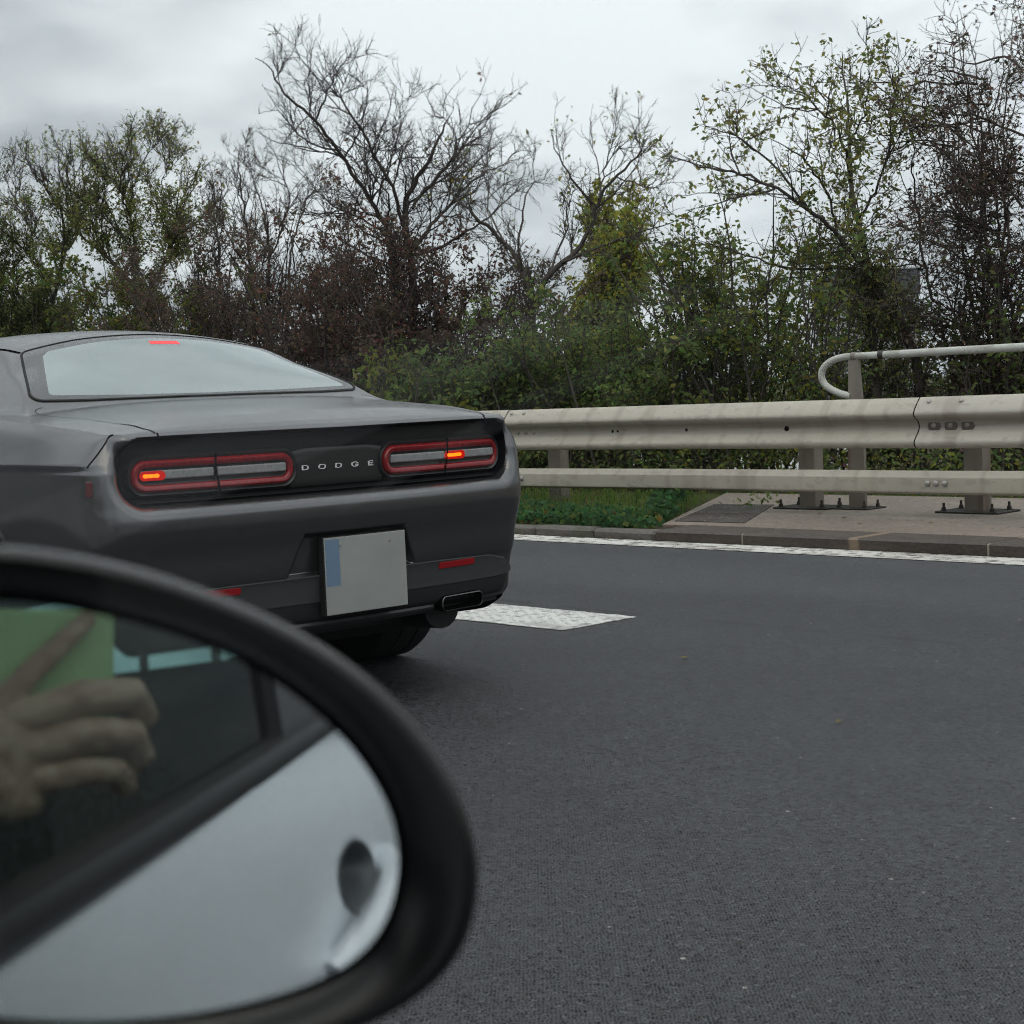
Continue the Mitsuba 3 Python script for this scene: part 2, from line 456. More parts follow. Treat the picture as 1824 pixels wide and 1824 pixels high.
def open_strip(prof, y0, y1, dx=0.0, grow=0.0, step=0.25):
    p = np.asarray(prof, float)
    c = p.mean(0)
    d = p - c
    p = c + d * (1 + grow)
    ysn = np.linspace(y0, y1, max(2, int((y1 - y0) / step) + 1))
    # a rolled sheet 4 mm thick: outside and inside faces
    t = np.gradient(p, axis=0)
    nn = np.stack([t[:, 1], -t[:, 0]], -1)
    nn /= np.linalg.norm(nn, axis=1, keepdims=True)
    q = np.vstack([p, (p + nn * 0.005)[::-1]])
    q2 = np.vstack([p, (p - nn * 0.005)[::-1]])
    if abs((q2 - c)).max() < abs((q - c)).max():
        q = q2
    w = 0.004 * (meshkit.noise(np.stack([ysn * 0.8, ysn * 0, ysn * 0], -1), 4) - 0.5)
    V = np.stack([np.stack([q[:, 0] + dx + w[k], np.full(len(q), yy), q[:, 1] + w[k]], -1) for k, yy in enumerate(ysn)])
    m = grid(V, wrap=True)
    m.fix_normals()
    return m


splices = [6.40, 10.72, 14.8, 18.9, 23.0, 27.1, 31.2, 35.3]
edges = [-20.0, -15.5, -11.0, -6.5, -2.0, 2.3] + splices
for i in range(len(edges) - 1):
    ya, yb = edges[i], edges[i + 1]
    new = i == 5
    ox = -0.012 if i % 2 else 0.0
    # each beam laps 0.3 m in front of the next one's end
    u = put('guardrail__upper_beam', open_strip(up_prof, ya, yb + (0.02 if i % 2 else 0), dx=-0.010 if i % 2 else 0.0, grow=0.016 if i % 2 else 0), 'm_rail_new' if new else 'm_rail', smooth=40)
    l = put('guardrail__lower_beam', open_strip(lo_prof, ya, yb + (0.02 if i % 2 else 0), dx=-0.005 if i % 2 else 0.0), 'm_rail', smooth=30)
    if new:
        put(u + '__lap_gap', open_strip(up_prof, yb + 0.021, yb + 0.031, dx=-0.0085, grow=0.014), 'm_hole')
        tag(u, 'brighter silvery upper beam nearest the camera')
    if 1 < i < 9:
        s = yb
        for dy in (-0.07, -0.33) if i == 5 else (-0.06, -0.22):
            put(u + '__bolt', hexbolt((10.356 + ox, s + dy, 0.9245), (-0.71, 0, 0.70), 0.019, 0.013), 'm_bolt', smooth=50)
        for k, dy in enumerate((-0.10, -0.235, -0.37) if i == 5 else (-0.12, -0.22, -0.32)):
            if i == 5:
                put(u + '__bolt_hole', tube([[10.370 + ox, s + dy, 0.748], [10.362 + ox, s + dy, 0.748], [10.3621 + ox, s + dy, 0.748]], [0.050, 0.050, 0.001], 18, caps=False), 'm_stain', smooth=30)
                put(u + '__bolt', hexbolt((10.363 + ox, s + dy, 0.750), (-1, 0, 0), 0.02, 0.010), 'm_post', smooth=50)
            else:
                put(u + '__bolt', hexbolt((10.370 + ox, s + dy, 0.748), (-1, 0, 0), 0.019, 0.011), 'm_post', smooth=50)
        for dy in (-0.075, -0.145, -0.215):
            put(l + '__bolt', hexbolt((10.296 + ox, s + dy, 0.338), (-1, 0, 0), 0.022, 0.013), 'm_bolt', smooth=50)
scene['m_stain'] = two(pri((0.060, 0.052, 0.045), 0.6))
for yy, zz, w in ((7.61, 0.760, 0.022), (8.62, 0.764, 0.012), (9.38, 0.762, 0.010), (9.44, 0.762, 0.012)):
    put('guardrail__bolt_hole', tube([[10.3705, yy, zz - .014], [10.3660, yy, zz - .014], [10.3659, yy, zz - .014]], [w, w, 0.001], 12, caps=False), 'm_hole', smooth=30)


def c_post(x, y, w, z0, z1, d=0.12, t=0.008):
    """C-section post, open to one side."""
    p = shapely.Polygon([(x, y - w / 2), (x + d, y - w / 2), (x + d, y - w / 2 + 0.03), (x + d - t, y - w / 2 + 0.03), (x + d - t, y - w / 2 + t), (x + t, y - w / 2 + t),
                         (x + t, y + w / 2 - t), (x + d - t, y + w / 2 - t), (x + d - t, y + w / 2 - 0.03), (x + d, y + w / 2 - 0.03), (x + d, y + w / 2), (x, y + w / 2)])
    m = trimesh.creation.extrude_polygon(p, z1 - z0, engine='earcut')
    m.apply_translation([0, 0, z0])
    return m


posts = [(7.80, True), (6.30, True), (4.8, True), (3.3, True), (1.8, True), (0.3, True), (10.66, False), (13.4, False), (16.1, False), (18.8, False), (21.5, False), (24.2, False)]
for y, plate in posts:
    p = put('guardrail__post', c_post(10.88, y, 0.155, 0.085 if plate else -0.4, 0.90), 'm_post')
    put('guardrail__spacer', cbox(10.398, 10.878, y - 0.035, y + 0.035, 0.70, 0.84, 0.006), 'm_post')
    put('guardrail__spacer', cbox(10.395, 10.878, y - 0.03, y + 0.03, 0.29, 0.39, 0.006), 'm_post')
    if plate:
        put(p + '__base_plate', cbox(10.76, 11.10, y - 0.26, y + 0.26, 0.0795, 0.094, 0.003), 'm_dark_steel')
        for dx, dy in ((-0.07, -0.2), (-0.07, 0.2), (0.18, -0.2), (0.18, 0.2)):
            put(p + '__anchor_bolt', join([hexbolt((10.90 + dx - 0.04, y + dy, 0.094), (0, 0, 1), 0.027, 0.006, False), hexbolt((10.90 + dx - 0.04, y + dy, 0.100), (0, 0, 1), 0.019, 0.022, False),
                                           tube([[10.90 + dx - 0.04, y + dy, 0.12], [10.90 + dx - 0.04, y + dy, 0.155]], 0.010, 8)]), 'm_dark_steel')

# ------------------------------------------------------------------ handrail behind it
thing('handrail', 'grey tubular handrail with a curled end on a flat post behind the guardrail', 'handrail')
XH = 10.97
loop = [(7.40, 1.288), (7.48, 1.286), (7.55, 1.274), (7.615, 1.25), (7.665, 1.213), (7.69, 1.17), (7.69, 1.125), (7.665, 1.082), (7.62, 1.045), (7.55, 1.010), (7.48, 0.988), (7.42, 0.975)]
lp = np.array(loop)
cs = CubicSpline(np.arange(len(lp)), lp)
lp = cs(np.linspace(0, len(loop) - 1, 50))
P = np.vstack([[[XH, 7.13, 1.2895]], np.stack([np.full(len(lp), XH), lp[:, 0], lp[:, 1]], -1)])
put('handrail__end_loop', tube(P, 0.028, 14), 'm_handrail', smooth=40)
yr = np.linspace(7.13, -12.0, 120)
zr = 1.289 + 0.006 * (meshkit.noise(np.stack([yr * 1.1, yr * 0, yr * 0], -1), 8) - 0.5)
put('handrail__top_rail', tube(np.stack([np.full_like(yr, XH), yr, zr], -1), 0.031, 14), 'm_handrail', smooth=40)
put('handrail__clamp', tube([[XH, 7.10, 1.289], [XH, 7.145, 1.289]], 0.034, 14), 'm_dark_steel', smooth=40)
for y in (7.38, 5.2, 3.0, 0.8, -1.4):
    pl = shapely.Polygon([(y - 0.045, 1.27), (y + 0.045, 1.27), (y + 0.055, 0.95), (y + 0.072, 0.5), (y + 0.072, 0.09), (y - 0.078, 0.09), (y - 0.078, 0.5), (y - 0.07, 0.95)])
    m = trimesh.creation.extrude_polygon(pl, 0.03, engine='earcut')
    m.vertices = m.vertices[:, [2, 0, 1]] + [XH - 0.015, 0, 0]
    m.fix_normals()
    p = put('handrail__post', m, 'm_post')
    put(p + '__collar', tube([[XH, y - 0.018, 1.289], [XH, y + 0.018, 1.289]], 0.0335, 14), 'm_post', smooth=40)
    put(p + '__base_plate', cbox(10.84, 11.12, y - 0.17, y + 0.17, 0.0797, 0.091, 0.003), 'm_dark_steel')
    for dx, dy in ((-0.09, -0.12), (-0.09, 0.12), (0.10, -0.12), (0.10, 0.12)):
        put(p + '__anchor_bolt', join([hexbolt((XH + dx, y + dy, 0.091), (0, 0, 1), 0.024, 0.006, False), hexbolt((XH + dx, y + dy, 0.097), (0, 0, 1), 0.017, 0.02, False),
                                       tube([[XH + dx, y + dy, 0.11], [XH + dx, y + dy, 0.145]], 0.009, 8)]), 'm_dark_steel')
scene['m_handrail'] = two(pri(proc(lambda p, n, uv: mix((0.43, 0.435, 0.40), (0.22, 0.20, 0.17), smoothstep(0.5, 0.7, fbm(p.x * 8, p.y * 6, p.z * 8, 3)) * 0.6)), 0.42))

# ------------------------------------------------------------------ the grey coupe
# car frame: x to its right, y forward from the rear bumper, z up
CAR = (3.5063, 4.4247, 3.4453)
CAR_T = T().translate([CAR[0], CAR[1], 0]).rotate([0, 0, 1], -CAR[2])
coupe = thing('coupe', 'dark grey two-door coupe with red-ringed tail lights, seen from behind', 'car')


def cput(part, mesh, bsdf, smooth=False, **k):
    return put(part, mesh, bsdf, smooth=smooth, to_world=CAR_T, **k)


_o = np.array([(0, 0), (.15, .0015), (.3, .006), (.45, .016), (.6, .032), (.72, .050), (.80, .070), (.865, .097), (.908, .145), (.928, .23), (.940, .45), (.953, .85), (.957, 1.1), (.957, 1.5), (.95, 2.0),
               (.945, 2.7), (.948, 3.4), (.957, 3.9), (.952, 4.3), (.925, 4.6), (.84, 4.83), (.66, 4.95), (.35, 5.005), (0, 5.02)])
_mir = np.vstack([(-_o[1:4, 0])[::-1], _o[1:4, 1][::-1]]).T
_full = np.vstack([_mir, _o, np.vstack([-_o[-4:-1, 0][::-1], _o[-4:-1, 1][::-1]]).T])
_ch = np.concatenate([[0], np.cumsum(np.hypot(*np.diff(_full, axis=0).T))])
_ch -= _ch[3]
_spx, _spy = CubicSpline(_ch, _full[:, 0]), CubicSpline(_ch, _full[:, 1])
SMAX = _ch[3 + len(_o) - 1]


def outline(s):
    """Plan outline: point and outward normal at signed arc length s from the middle of the rear."""
    s = np.asarray(s, float)
    a, g = np.abs(s), np.where(s < 0, -1.0, 1.0)
    x, y, dx, dy = _spx(a), _spy(a), _spx(a, 1), _spy(a, 1)
    n = np.hypot(dx, dy)
    return np.stack([g * x, y], -1), np.stack([g * dy / n, -dx / n], -1)


_zt = PchipInterpolator([0, .6, .80, .95, 1.1, 1.4, 1.75, 2.5, 3.2, 4.2, 5.0, 5.6, 5.9, SMAX + .01], [1.030, 1.032, 1.030, 1.032, 1.046, 1.076, 1.092, 1.085, 1.05, 1.0, .95, .90, .82, .80])
_zb = PchipInterpolator([0, .7, .9, 1.15, 1.5, 4.6, 5.4, SMAX + .01], [.335, .335, .335, .26, .22, .22, .24, .26])
_erx = [.15, .25, .335, .36, .44, .50, .515, .62, .69, .72, .745]
_ery = [-.23, -.18, -.100, -.074, -.064, -.053, -.046, -.026, -.007, -.001, .000]
_er = PchipInterpolator(_erx + [.80, .90, 1.000, 1.012, 1.020, 1.031], _ery + [-.005, -.016, -.030, -.030, -.035, -.047])
_ep = PchipInterpolator(_erx + [.762, .797, .806, .836, 1.000, 1.012, 1.020, 1.031], _ery + [-.010, -.045, -.046, -.036, -.030, -.030, -.035, -.047])      # where the panel and lights sit
_ef = PchipInterpolator([.15, .3, .45, .6, .7, .78, .83], [-.12, -.04, -.0, -.01, -.03, -.06, -.10])
ZC = 0.937


def e_side(z, zt):
    below = np.clip((ZC - z) / .70, 0, 1)
    e1 = -0.012 * np.clip((ZC - z) / .02, 0, 1) - 0.075 * below ** 1.25
    r = np.clip((z - ZC) / np.maximum(zt - ZC, .05), 0, 1)
    return np.where(z < ZC, e1, -0.045 * r - 0.028 * r ** 5)


def rrect(s, z, s0, s1, z0, z1, r):
    """Signed distance to a rounded rectangle in (s, z)."""
    qx = np.abs(s - (s0 + s1) / 2) - (s1 - s0) / 2 + r
    qz = np.abs(z - (z0 + z1) / 2) - (z1 - z0) / 2 + r
    return np.hypot(np.maximum(qx, 0), np.maximum(qz, 0)) + np.minimum(np.maximum(qx, qz), 0) - r


def sstep(a, b, x):
    t = np.clip((x - a) / (b - a), 0, 1)
    return t * t * (3 - 2 * t)


REC = (-.830, .830, .797, 1.012, .088)      # the black recess that holds the lights
WHEELS = [(1.06, .372), (4.02, .372)]


def e_base(s, z, panel=False):
    a = np.abs(s)
    zt = _zt(a)
    wr = 1 - sstep(.80, 1.14, a)
    wf = sstep(SMAX - 1.1, SMAX - .6, a)
    e = wr * (_ep if panel else _er)(np.clip(z, .15, 1.031)) + (1 - wr - wf) * e_side(z, zt) + wf * _ef(np.clip(z, .15, .83))
    if not panel:       # the rounded frame that turns in to the recess of the lights
        fr = rrect(s, z, *REC)
        e = e - .036 * (1 - np.clip(fr / .046, 0, 1)) ** 2 * sstep(1.01, .97, z) * (a < 1.1)
        # above the crease the corner leans in like the wing behind it
        e = e - .036 * np.clip((z - ZC + .03) / .12, 0, 1) * sstep(.80, .88, a) * sstep(1.35, 1.0, a)
    return e


def skin(s, z):
    P, N = outline(s)
    a = np.abs(s)
    e = e_base(s, z)
    e = e - .085 * sstep(.005, -.006, rrect(s, z, *REC))
    for yc, zc in WHEELS:
        d = np.hypot(P[..., 1] - yc, z - zc) - .402
        on = a > .9
        e = e + np.where(on, .012 * np.exp(-(d / .03) ** 2) - .27 * sstep(.005, -.010, d), 0)
    # number plate recess
    k = np.clip((z - .50) / .15, 0, 1)
    d = np.maximum(np.abs(s - .03) - (.275 - .065 * k), np.maximum(z - .655, .515 - z))
    e = e - .030 * sstep(.008, -.008, d)
    return np.concatenate([P + N * e[..., None], z[..., None]], -1)


def M(s, z, h):
    """A point h metres outside the undented skin."""
    s, z, h = np.broadcast_arrays(np.asarray(s, float), np.asarray(z, float), np.asarray(h, float))
    P, N = outline(s)
    return np.concatenate([P + N * (e_base(s, z) + h)[..., None], z[..., None]], -1)


def MR(s, z, h):
    s, z, h = np.broadcast_arrays(np.asarray(s, float), np.asarray(z, float), np.asarray(h, float))
    P, N = outline(s)
    return np.concatenate([P + N * (e_base(s, z, True) + h)[..., None], z[..., None]], -1)


def Mabs(s, z, e):
    s, z, e = np.broadcast_arrays(np.asarray(s, float), np.asarray(z, float), np.asarray(e, float))
    P, N = outline(s)
    return np.concatenate([P + N * e[..., None], z[..., None]], -1)


# half loop samples, finest where something is cut in
sA = np.concatenate([np.arange(0, 1.0, .0055), np.arange(1.0, 2.6, .009), np.arange(2.6, 4.3, .05), np.arange(4.3, 5.6, .012), np.arange(5.6, SMAX, .03), [SMAX]])
V_N = 150
vv = np.linspace(0, 1, V_N)
_zc_ = PchipInterpolator([.045, .06, .075, .10, .20, .215, .6, .9, 1.3, 2.3, 3.5, 4.4, 4.8, 4.95, 5.02], [1.030, 1.039, 1.046, 1.054, 1.0785, 1.081, 1.112, 1.140, 1.15, 1.12, 1.075, .99, .90, .84, .80])
_zr = PchipInterpolator([.60, .905, 1.0, 1.2, 1.37, 1.5, 1.8, 2.1, 2.6, 3.0, 3.5, 3.8], [.97, 1.148, 1.203, 1.312, 1.394, 1.425, 1.449, 1.456, 1.445, 1.395, 1.13, .95])


def smax(a, b, k):
    h = np.clip(.5 + .5 * (a - b) / k, 0, 1)
    return b + (a - b) * h + k * h * (1 - h)


def xbelt(y):
    return .800 + .035 * sstep(1.4, 2.2, y) - .03 * sstep(2.8, 3.6, y) - .02 * sstep(.85, .6, y)


def cabin(x, y):
    """Height of the greenhouse: roof and windows against the leaning sides."""
    ax = np.abs(x)
    k = sstep(.95, 1.45, y)
    roof = _zr(np.clip(y, .6, 3.8)) - (.006 + .049 * k) * (ax / .55) ** 2 - .05 * k * np.clip((ax - .5) / .2, 0, 1) ** 2
    side = 1.075 + (xbelt(y) - ax) * 1.32
    return -smax(-roof, -side, .022)


def top_z(q, y, xe, zt):
    bump = _zc_(np.clip(y, .045, 5.02)) - zt
    g = zt + bump * (1 - np.abs(q) ** 2.6)
    c = cabin(q * xe, y)
    w = sstep(.62, .80, y) * sstep(3.75, 3.5, y)
    return np.where(w > 0, smax(g, g + (c - g) * w, .03 * w + 1e-6), g)


body = []
rim_pts = {}
for sgn in (1, -1):
    S = sA * sgn
    Z = _zb(sA)[:, None] + (_zt(sA) - _zb(sA))[:, None] * vv[None, :]
    V = skin(np.broadcast_to(S[:, None], Z.shape), Z)
    rim_pts[sgn] = V[:, -1].copy()
    body.append(grid(V, flip=sgn > 0))
qs = np.sin(np.linspace(-1, 1, 181) * np.pi / 2)
E0, E1 = rim_pts[-1], rim_pts[1]
q = qs[None, :]
X = E1[:, :1] * q
Y = np.broadcast_to(E1[:, 1:2], X.shape)
xe = np.maximum(np.abs(E1[:, :1]), 1e-6)
Zt = top_z(np.broadcast_to(q, X.shape), Y, np.broadcast_to(xe, X.shape), np.broadcast_to(E1[:, 2:3], X.shape))
# ribs near the very ends run forward from the lip so that the deck is round-shouldered
body.append(grid(np.stack([X, Y, Zt], -1), flip=True))
bm = join(body)
bm.merge_vertices(digits_vertex=5)
cput('coupe__body', bm, 'm_paint', smooth=48)
# floor
F = np.stack([np.stack([rim * np.abs(np.array([1.0, 1.0])), ], -1) for rim in (0,)]) if False else None
lowp = np.concatenate([skin(sA, _zb(sA)), skin(-sA[::-1], _zb(sA[::-1]))])
lowp = lowp[(lowp[:, 1] > .05)]
fl = shapely.Polygon(lowp[:, :2] * [0.97, 0.998]).buffer(0)
fm = trimesh.creation.extrude_polygon(fl if fl.geom_type == 'Polygon' else max(fl.geoms, key=lambda g: g.area), .03, engine='earcut')
fm.apply_translation([0, .01, .315])
cput('coupe__underbody', join([fm, cbox(-.55, .55, .35, 1.0, .22, .33, .04), cbox(-.72, .72, 1.5, 3.6, .17, .33, .03)]), 'm_black')


def zskin(x, y):
    """Height of the top skin at plan points."""
    pts = rim_pts[1]
    o = np.argsort(pts[:, 1])
    xe_ = np.interp(y, pts[o, 1], pts[o, 0])
    zt_ = np.interp(y, pts[o, 1], pts[o, 2])
    return top_z(x / np.maximum(xe_, 1e-6), y, xe_, zt_)


def contour_rrect(s0, s1, z0, z1, r, n=160, skew=0.0):
    r = min(r, (s1 - s0) / 2.001, (z1 - z0) / 2.001)
    p = shapely.box(s0 + r, z0 + r, s1 - r, z1 - r).buffer(r, quad_segs=16)
    L = p.exterior
    return np.array([L.interpolate(t, normalized=True).coords[0] for t in np.linspace(0, 1, n, endpoint=False)])[::-1]


def contour_poly(pts, r, n=200):
    p = shapely.Polygon(pts)
    p = p.buffer(-r).buffer(r, quad_segs=12) if r else p
    L = p.exterior
    c = np.array([L.interpolate(t, normalized=True).coords[0] for t in np.linspace(0, 1, n, endpoint=False)])
    if p.exterior.is_ccw:
        c = c[::-1]
    return c


def rings(levels, surf, fill=None):
    """Swept contours: levels is a list of (contour (n, 2), height); fill = (p0, p1, h) closes onto a segment."""
    V = [surf(c[:, 0], c[:, 1], np.full(len(c), h)) for c, h in levels]
    if fill is not None:
        c, h0 = levels[-1]
        (a0, a1), (b0, b1), h1 = fill
        t = np.clip(((c - [a0, a1]) @ np.array([b0 - a0, b1 - a1])) / max((b0 - a0) ** 2 + (b1 - a1) ** 2, 1e-9), 0, 1)
        foot = np.array([a0, a1]) + t[:, None] * np.array([b0 - a0, b1 - a1])
        for k in (.2, .4, .6, .8, .97, 1):
            m = c * (1 - k) + foot * k
            V.append(surf(m[:, 0], m[:, 1], h0 + (h1 - h0) * np.full(len(c), k)))
    return grid(np.stack(V), wrap=True)


def side_strip(pts, width, surf, h=.0012):
    """A thin dark gap along a polyline in surface coordinates."""
    p = np.asarray(pts, float)
    d = np.concatenate([[0], np.cumsum(np.hypot(*np.diff(p, axis=0).T))])
    u = np.linspace(0, d[-1], max(8, int(d[-1] / .012)))
    p = np.stack([PchipInterpolator(d, p[:, 0])(u), PchipInterpolator(d, p[:, 1])(u)], -1)
    t = np.gradient(p, axis=0)
    t /= np.linalg.norm(t, axis=1, keepdims=True)
    n = np.stack([-t[:, 1], t[:, 0]], -1) * width / 2
    V = np.stack([surf(*(p + n).T, h), surf(*(p - n).T, h)])
    return grid(V)


def TOP(x, y, h):
    x, y = np.asarray(x, float), np.asarray(y, float)
    k = 2e-3
    z = zskin(x, y)
    gx, gy = (zskin(x + k, y) - zskin(x - k, y)) / (2 * k), (zskin(x, y + k) - zskin(x, y - k)) / (2 * k)
    n = np.stack([-gx, -gy, np.ones_like(gx)], -1)
    n /= np.linalg.norm(n, axis=-1, keepdims=True)
    return np.stack([x, y, z], -1) + n * np.asarray(h)[..., None] if np.ndim(h) else np.stack([x, y, z], -1) + n * h


# rear panel: fills the recess, with its walls
s0, s1, z0, z1, r = REC
lv = [(contour_rrect(s0 + g, s1 - g, z0 + g, z1 - g, r - g, 420), h) for g, h in ((.0005, -.012), (.002, -.045), (.007, -.058), (.02, -.060))]
cput('coupe__rear_panel', rings(lv, MR, fill=((s0 + .11, .905), (s1 - .11, .905), -.060)), 'm_black_gloss', smooth=35)
lv = [(contour_poly([(-.192 - g, .822 - g), (-.192 - g, .938 + g), (-.13 - g, .948 + g), (.13 + g, .948 + g), (.192 + g, .938 + g), (.192 + g, .822 - g)], .012, 200), h) for g, h in ((.010, -.0595), (.006, -.040), (0, -.034))]
cput('coupe__centre_panel', rings(lv, MR, fill=((-.13, .885), (.13, .885), -.034)), 'm_panel', smooth=35)
scene['m_panel'] = two(pri(proc(lambda p, n, uv: mi.Color3f(0.016, 0.017, 0.017) * (0.8 + 0.5 * noise(p.x * 400, p.y * 400, p.z * 400))), 0.42))
# the lip below the deck edge, gloss black shelf at the panel's foot
cput('coupe__rear_shelf', rings([(contour_rrect(-.80, .80, .802, .815, .006, 300), h) for h in (-.06, -.030)] + [(contour_rrect(-.797, .797, .803, .813, .004, 300), -.026)], MR, fill=((-.78, .808), (.78, .808), -.026)), 'm_black_gloss', smooth=35)

# lights
for sg in (-1, 1):
    L = cput('coupe__tail_light', rings([(contour_rrect(*sorted((sg * (.190 - .017), sg * (.786 + .017))), .822, .958, .060, 300), -.059),
                                     (contour_rrect(*sorted((sg * (.190 - .016), sg * (.786 + .016))), .823, .957, .059, 300), -.030),
                                     (contour_rrect(*sorted((sg * (.190 - .010), sg * (.786 + .010))), .829, .951, .054, 300), -.022),
                                     (contour_rrect(*sorted((sg * (.190 - .001), sg * (.786 + .001))), .838, .942, .047, 300), -.030)], MR), 'm_bezel', smooth=30)

    def lc(g, n=300):
        a, b = sorted((sg * (.190 + g), sg * (.786 - g)))
        return contour_rrect(a, b, .837 + g, .943 - g, max(.048 - g, .004), n)

    cput(L + '__red_ring', rings([(lc(0), -.034), (lc(.003), -.022), (lc(.009), -.017), (lc(.019), -.018), (lc(.025), -.024), (lc(.0265), -.034)], MR), 'm_red_lens', smooth=40)
    cput(L + '__inner_lens', rings([(lc(.0255), -.030), (lc(.029), -.031)], MR, fill=((sg * .25, .89), (sg * .73, .89), -.032)), 'm_dark_lens', smooth=40)
    # the grey light bar in two lengths either side of the deck's gap
    for a, b in ((.222, .484), (.496, .755)):
        if sg < 0:
            a, b = -b, -a
        lv = [(contour_rrect(a + g, b - g, .879 + g, .909 - g, .004, 120), h) for g, h in ((0, -.032), (.001, -.021), (.004, -.018))]
        cput(L + '__light_bar', rings(lv, MR, fill=((a + .02, .894), (b - .02, .894), -.018)), 'm_grey_lens', smooth=30)
    # gap between deck lid half and wing half
    cput('coupe__panel_gap', side_strip([(sg * .478, .818), (sg * .484, .86), (sg * .492, .90), (sg * .490, .958)], .007, MR, -.0145), 'm_gap')
cores = [(-.738, 3), (-.720, 3), (-.702, 3)], [(.502, 3), (.520, 3), (.538, 3), (.554, 3)]
for side, (c, Lk) in enumerate(zip(cores, ('coupe__tail_light', 'coupe__tail_light_001'))):
    a, b = c[0][0] - .018, c[-1][0] + .028
    lv = [(contour_rrect(a - .004 + g, b + .006 - g, .877 + g, .908 - g, .015, 100), h) for g, h in ((0, -.0185), (.002, -.0165))]
    k = cput(Lk + '__lit_segment', rings(lv, MR, fill=((a + .012, .8925), (b - .012, .8925), -.0155)), 'm_gap', smooth=30)
    scene[k]['emitter'] = {'type': 'area', 'radiance': rgb(0.16, 0.003, 0.0015)}
    tag(k, 'glowing red segment with orange cores')
    ms = []
    for x, _ in c:
        lv = [(contour_rrect(x - .0105, x + .0105, .8865, .8985, .0058, 40), h) for h in (-.016, -.0135)]
        ms.append(rings(lv, MR, fill=((x - .004, .8925), (x + .004, .8925), -.013)))
    k = cput(Lk + '__lit_core', join(ms), 'm_gap', smooth=30)
    scene[k]['emitter'] = {'type': 'area', 'radiance': rgb(1.5, 0.135, 0.004)}

# lettering
n_ = 0
for i, ch in enumerate('DODGE'):
    t = meshkit.text_mesh(ch, .0165, .003)
    b = t.bounds
    t.apply_translation([-(b[0, 0] + b[1, 0]) / 2, 0, 0])
    t.vertices[:, 0] *= 2.1
    cx = (-2 + i) * .0695
    v = t.vertices
    t = trimesh.Trimesh(MR(v[:, 0] + cx, v[:, 1] + .8765, -.034 + v[:, 2] + .0006), t.faces, process=False)
    cput('coupe__letter', t, 'm_badge')
scene['m_badge'] = two(pri((0.82, 0.83, 0.85), 0.35, metallic=0.15))

# gaps of the deck lid and between wings and bumper
for sg in (-1, 1):
    cput('coupe__panel_gap', side_strip([(sg * .690, 1.001), (sg * .6915, 1.015), (sg * .692, 1.0305)], .006, M, .0016), 'm_gap')
    yy = np.linspace(0, 1, 12)
    ex = [(sg * (.690 + .010 * u - .012 * u * u), .088 + .135 * u) for u in yy]
    cput('coupe__panel_gap', side_strip(ex + [(sg * .700, .30)], .006, TOP, .0014), 'm_gap')
    cput('coupe__panel_gap', side_strip([(sg * .700, .30), (sg * .715, .45), (sg * .740, .62), (sg * .752, .75), (sg * .74, .86), (sg * .70, .885)], .0022, TOP, .0010), 'm_gap')
    cput('coupe__panel_gap', side_strip([(sg * .953, .929), (sg * .911, .978), (sg * .874, 1.013), (sg * .862, 1.024), (sg * .840, 1.0305)], .006, M, .0016), 'm_gap')
    # side marker
    lv = [(contour_rrect(*sorted((sg * .928, sg * .957)), .836, .886, .008, 80), h) for h in (-.003, .002)] + [(contour_rrect(*sorted((sg * .930, sg * .955)), .838, .884, .006, 80), .003)]
    cput('coupe__side_marker', rings(lv, M, fill=((sg * .942, .85), (sg * .942, .87), .003)), 'm_marker', smooth=40)

# rear window: rubber seal, black border, fogged pane
win = [(-.742, .918), (-.70, .935), (-.40, .895), (0, .885), (.40, .895), (.70, .935), (.742, .918)]


def winc(g, n=260):
    base = [(-.715, .935), (-.5, .917), (-.25, .907), (0, .903), (.25, .907), (.5, .917), (.715, .935), (.555, 1.345), (.535, 1.372), (.3, 1.412), (0, 1.424), (-.3, 1.412), (-.535, 1.372), (-.555, 1.345)]
    p = shapely.Polygon(base).buffer(-.03).buffer(.03, quad_segs=10).buffer(g, quad_segs=10)
    L = p.exterior
    st = L.project(shapely.Point(0, 3))
    c = np.array([L.interpolate((st + t * L.length) % L.length).coords[0] for t in np.linspace(0, 1, n, endpoint=False)])
    return c[::-1] if L.is_ccw else c


cput('coupe__window_seal', rings([(winc(.011), -.002), (winc(.010), .004), (winc(.002), .005), (winc(0), .001)], TOP), 'm_rubber', smooth=40)
wl = cput('coupe__rear_window', rings([(winc(.001), .002), (winc(-.03), .0025), (winc(-.050), .0027)], TOP), 'm_frit', smooth=50)


def innerc(n=260):
    base = [(-.585, .956), (-.3, .930), (0, .922), (.3, .930), (.665, .953), (.50, 1.29), (.46, 1.325), (.25, 1.352), (0, 1.362), (-.25, 1.352), (-.46, 1.325), (-.50, 1.29)]
    base = [(-.64 if abs(a + .585) < 1e-9 else a, b) for a, b in base]
    p = shapely.Polygon(base).buffer(-.014).buffer(.014, quad_segs=10)
    L = p.exterior
    st = L.project(shapely.Point(0, 3))
    c = np.array([L.interpolate((st + t * L.length) % L.length).coords[0] for t in np.linspace(0, 1, n, endpoint=False)])
    return c[::-1] if L.is_ccw else c


ic = innerc()
cput('coupe__rear_window__border', rings([(winc(-.049), .0026), (ic * .5 + winc(-.049) * .5, .0028), (ic, .0029)], TOP), 'm_frit', smooth=50)
cput('coupe__rear_window__pane', rings([(ic, .0030)], TOP, fill=((-.40, 1.13), (.40, 1.13), .0032)), 'm_fog_glass', smooth=60)
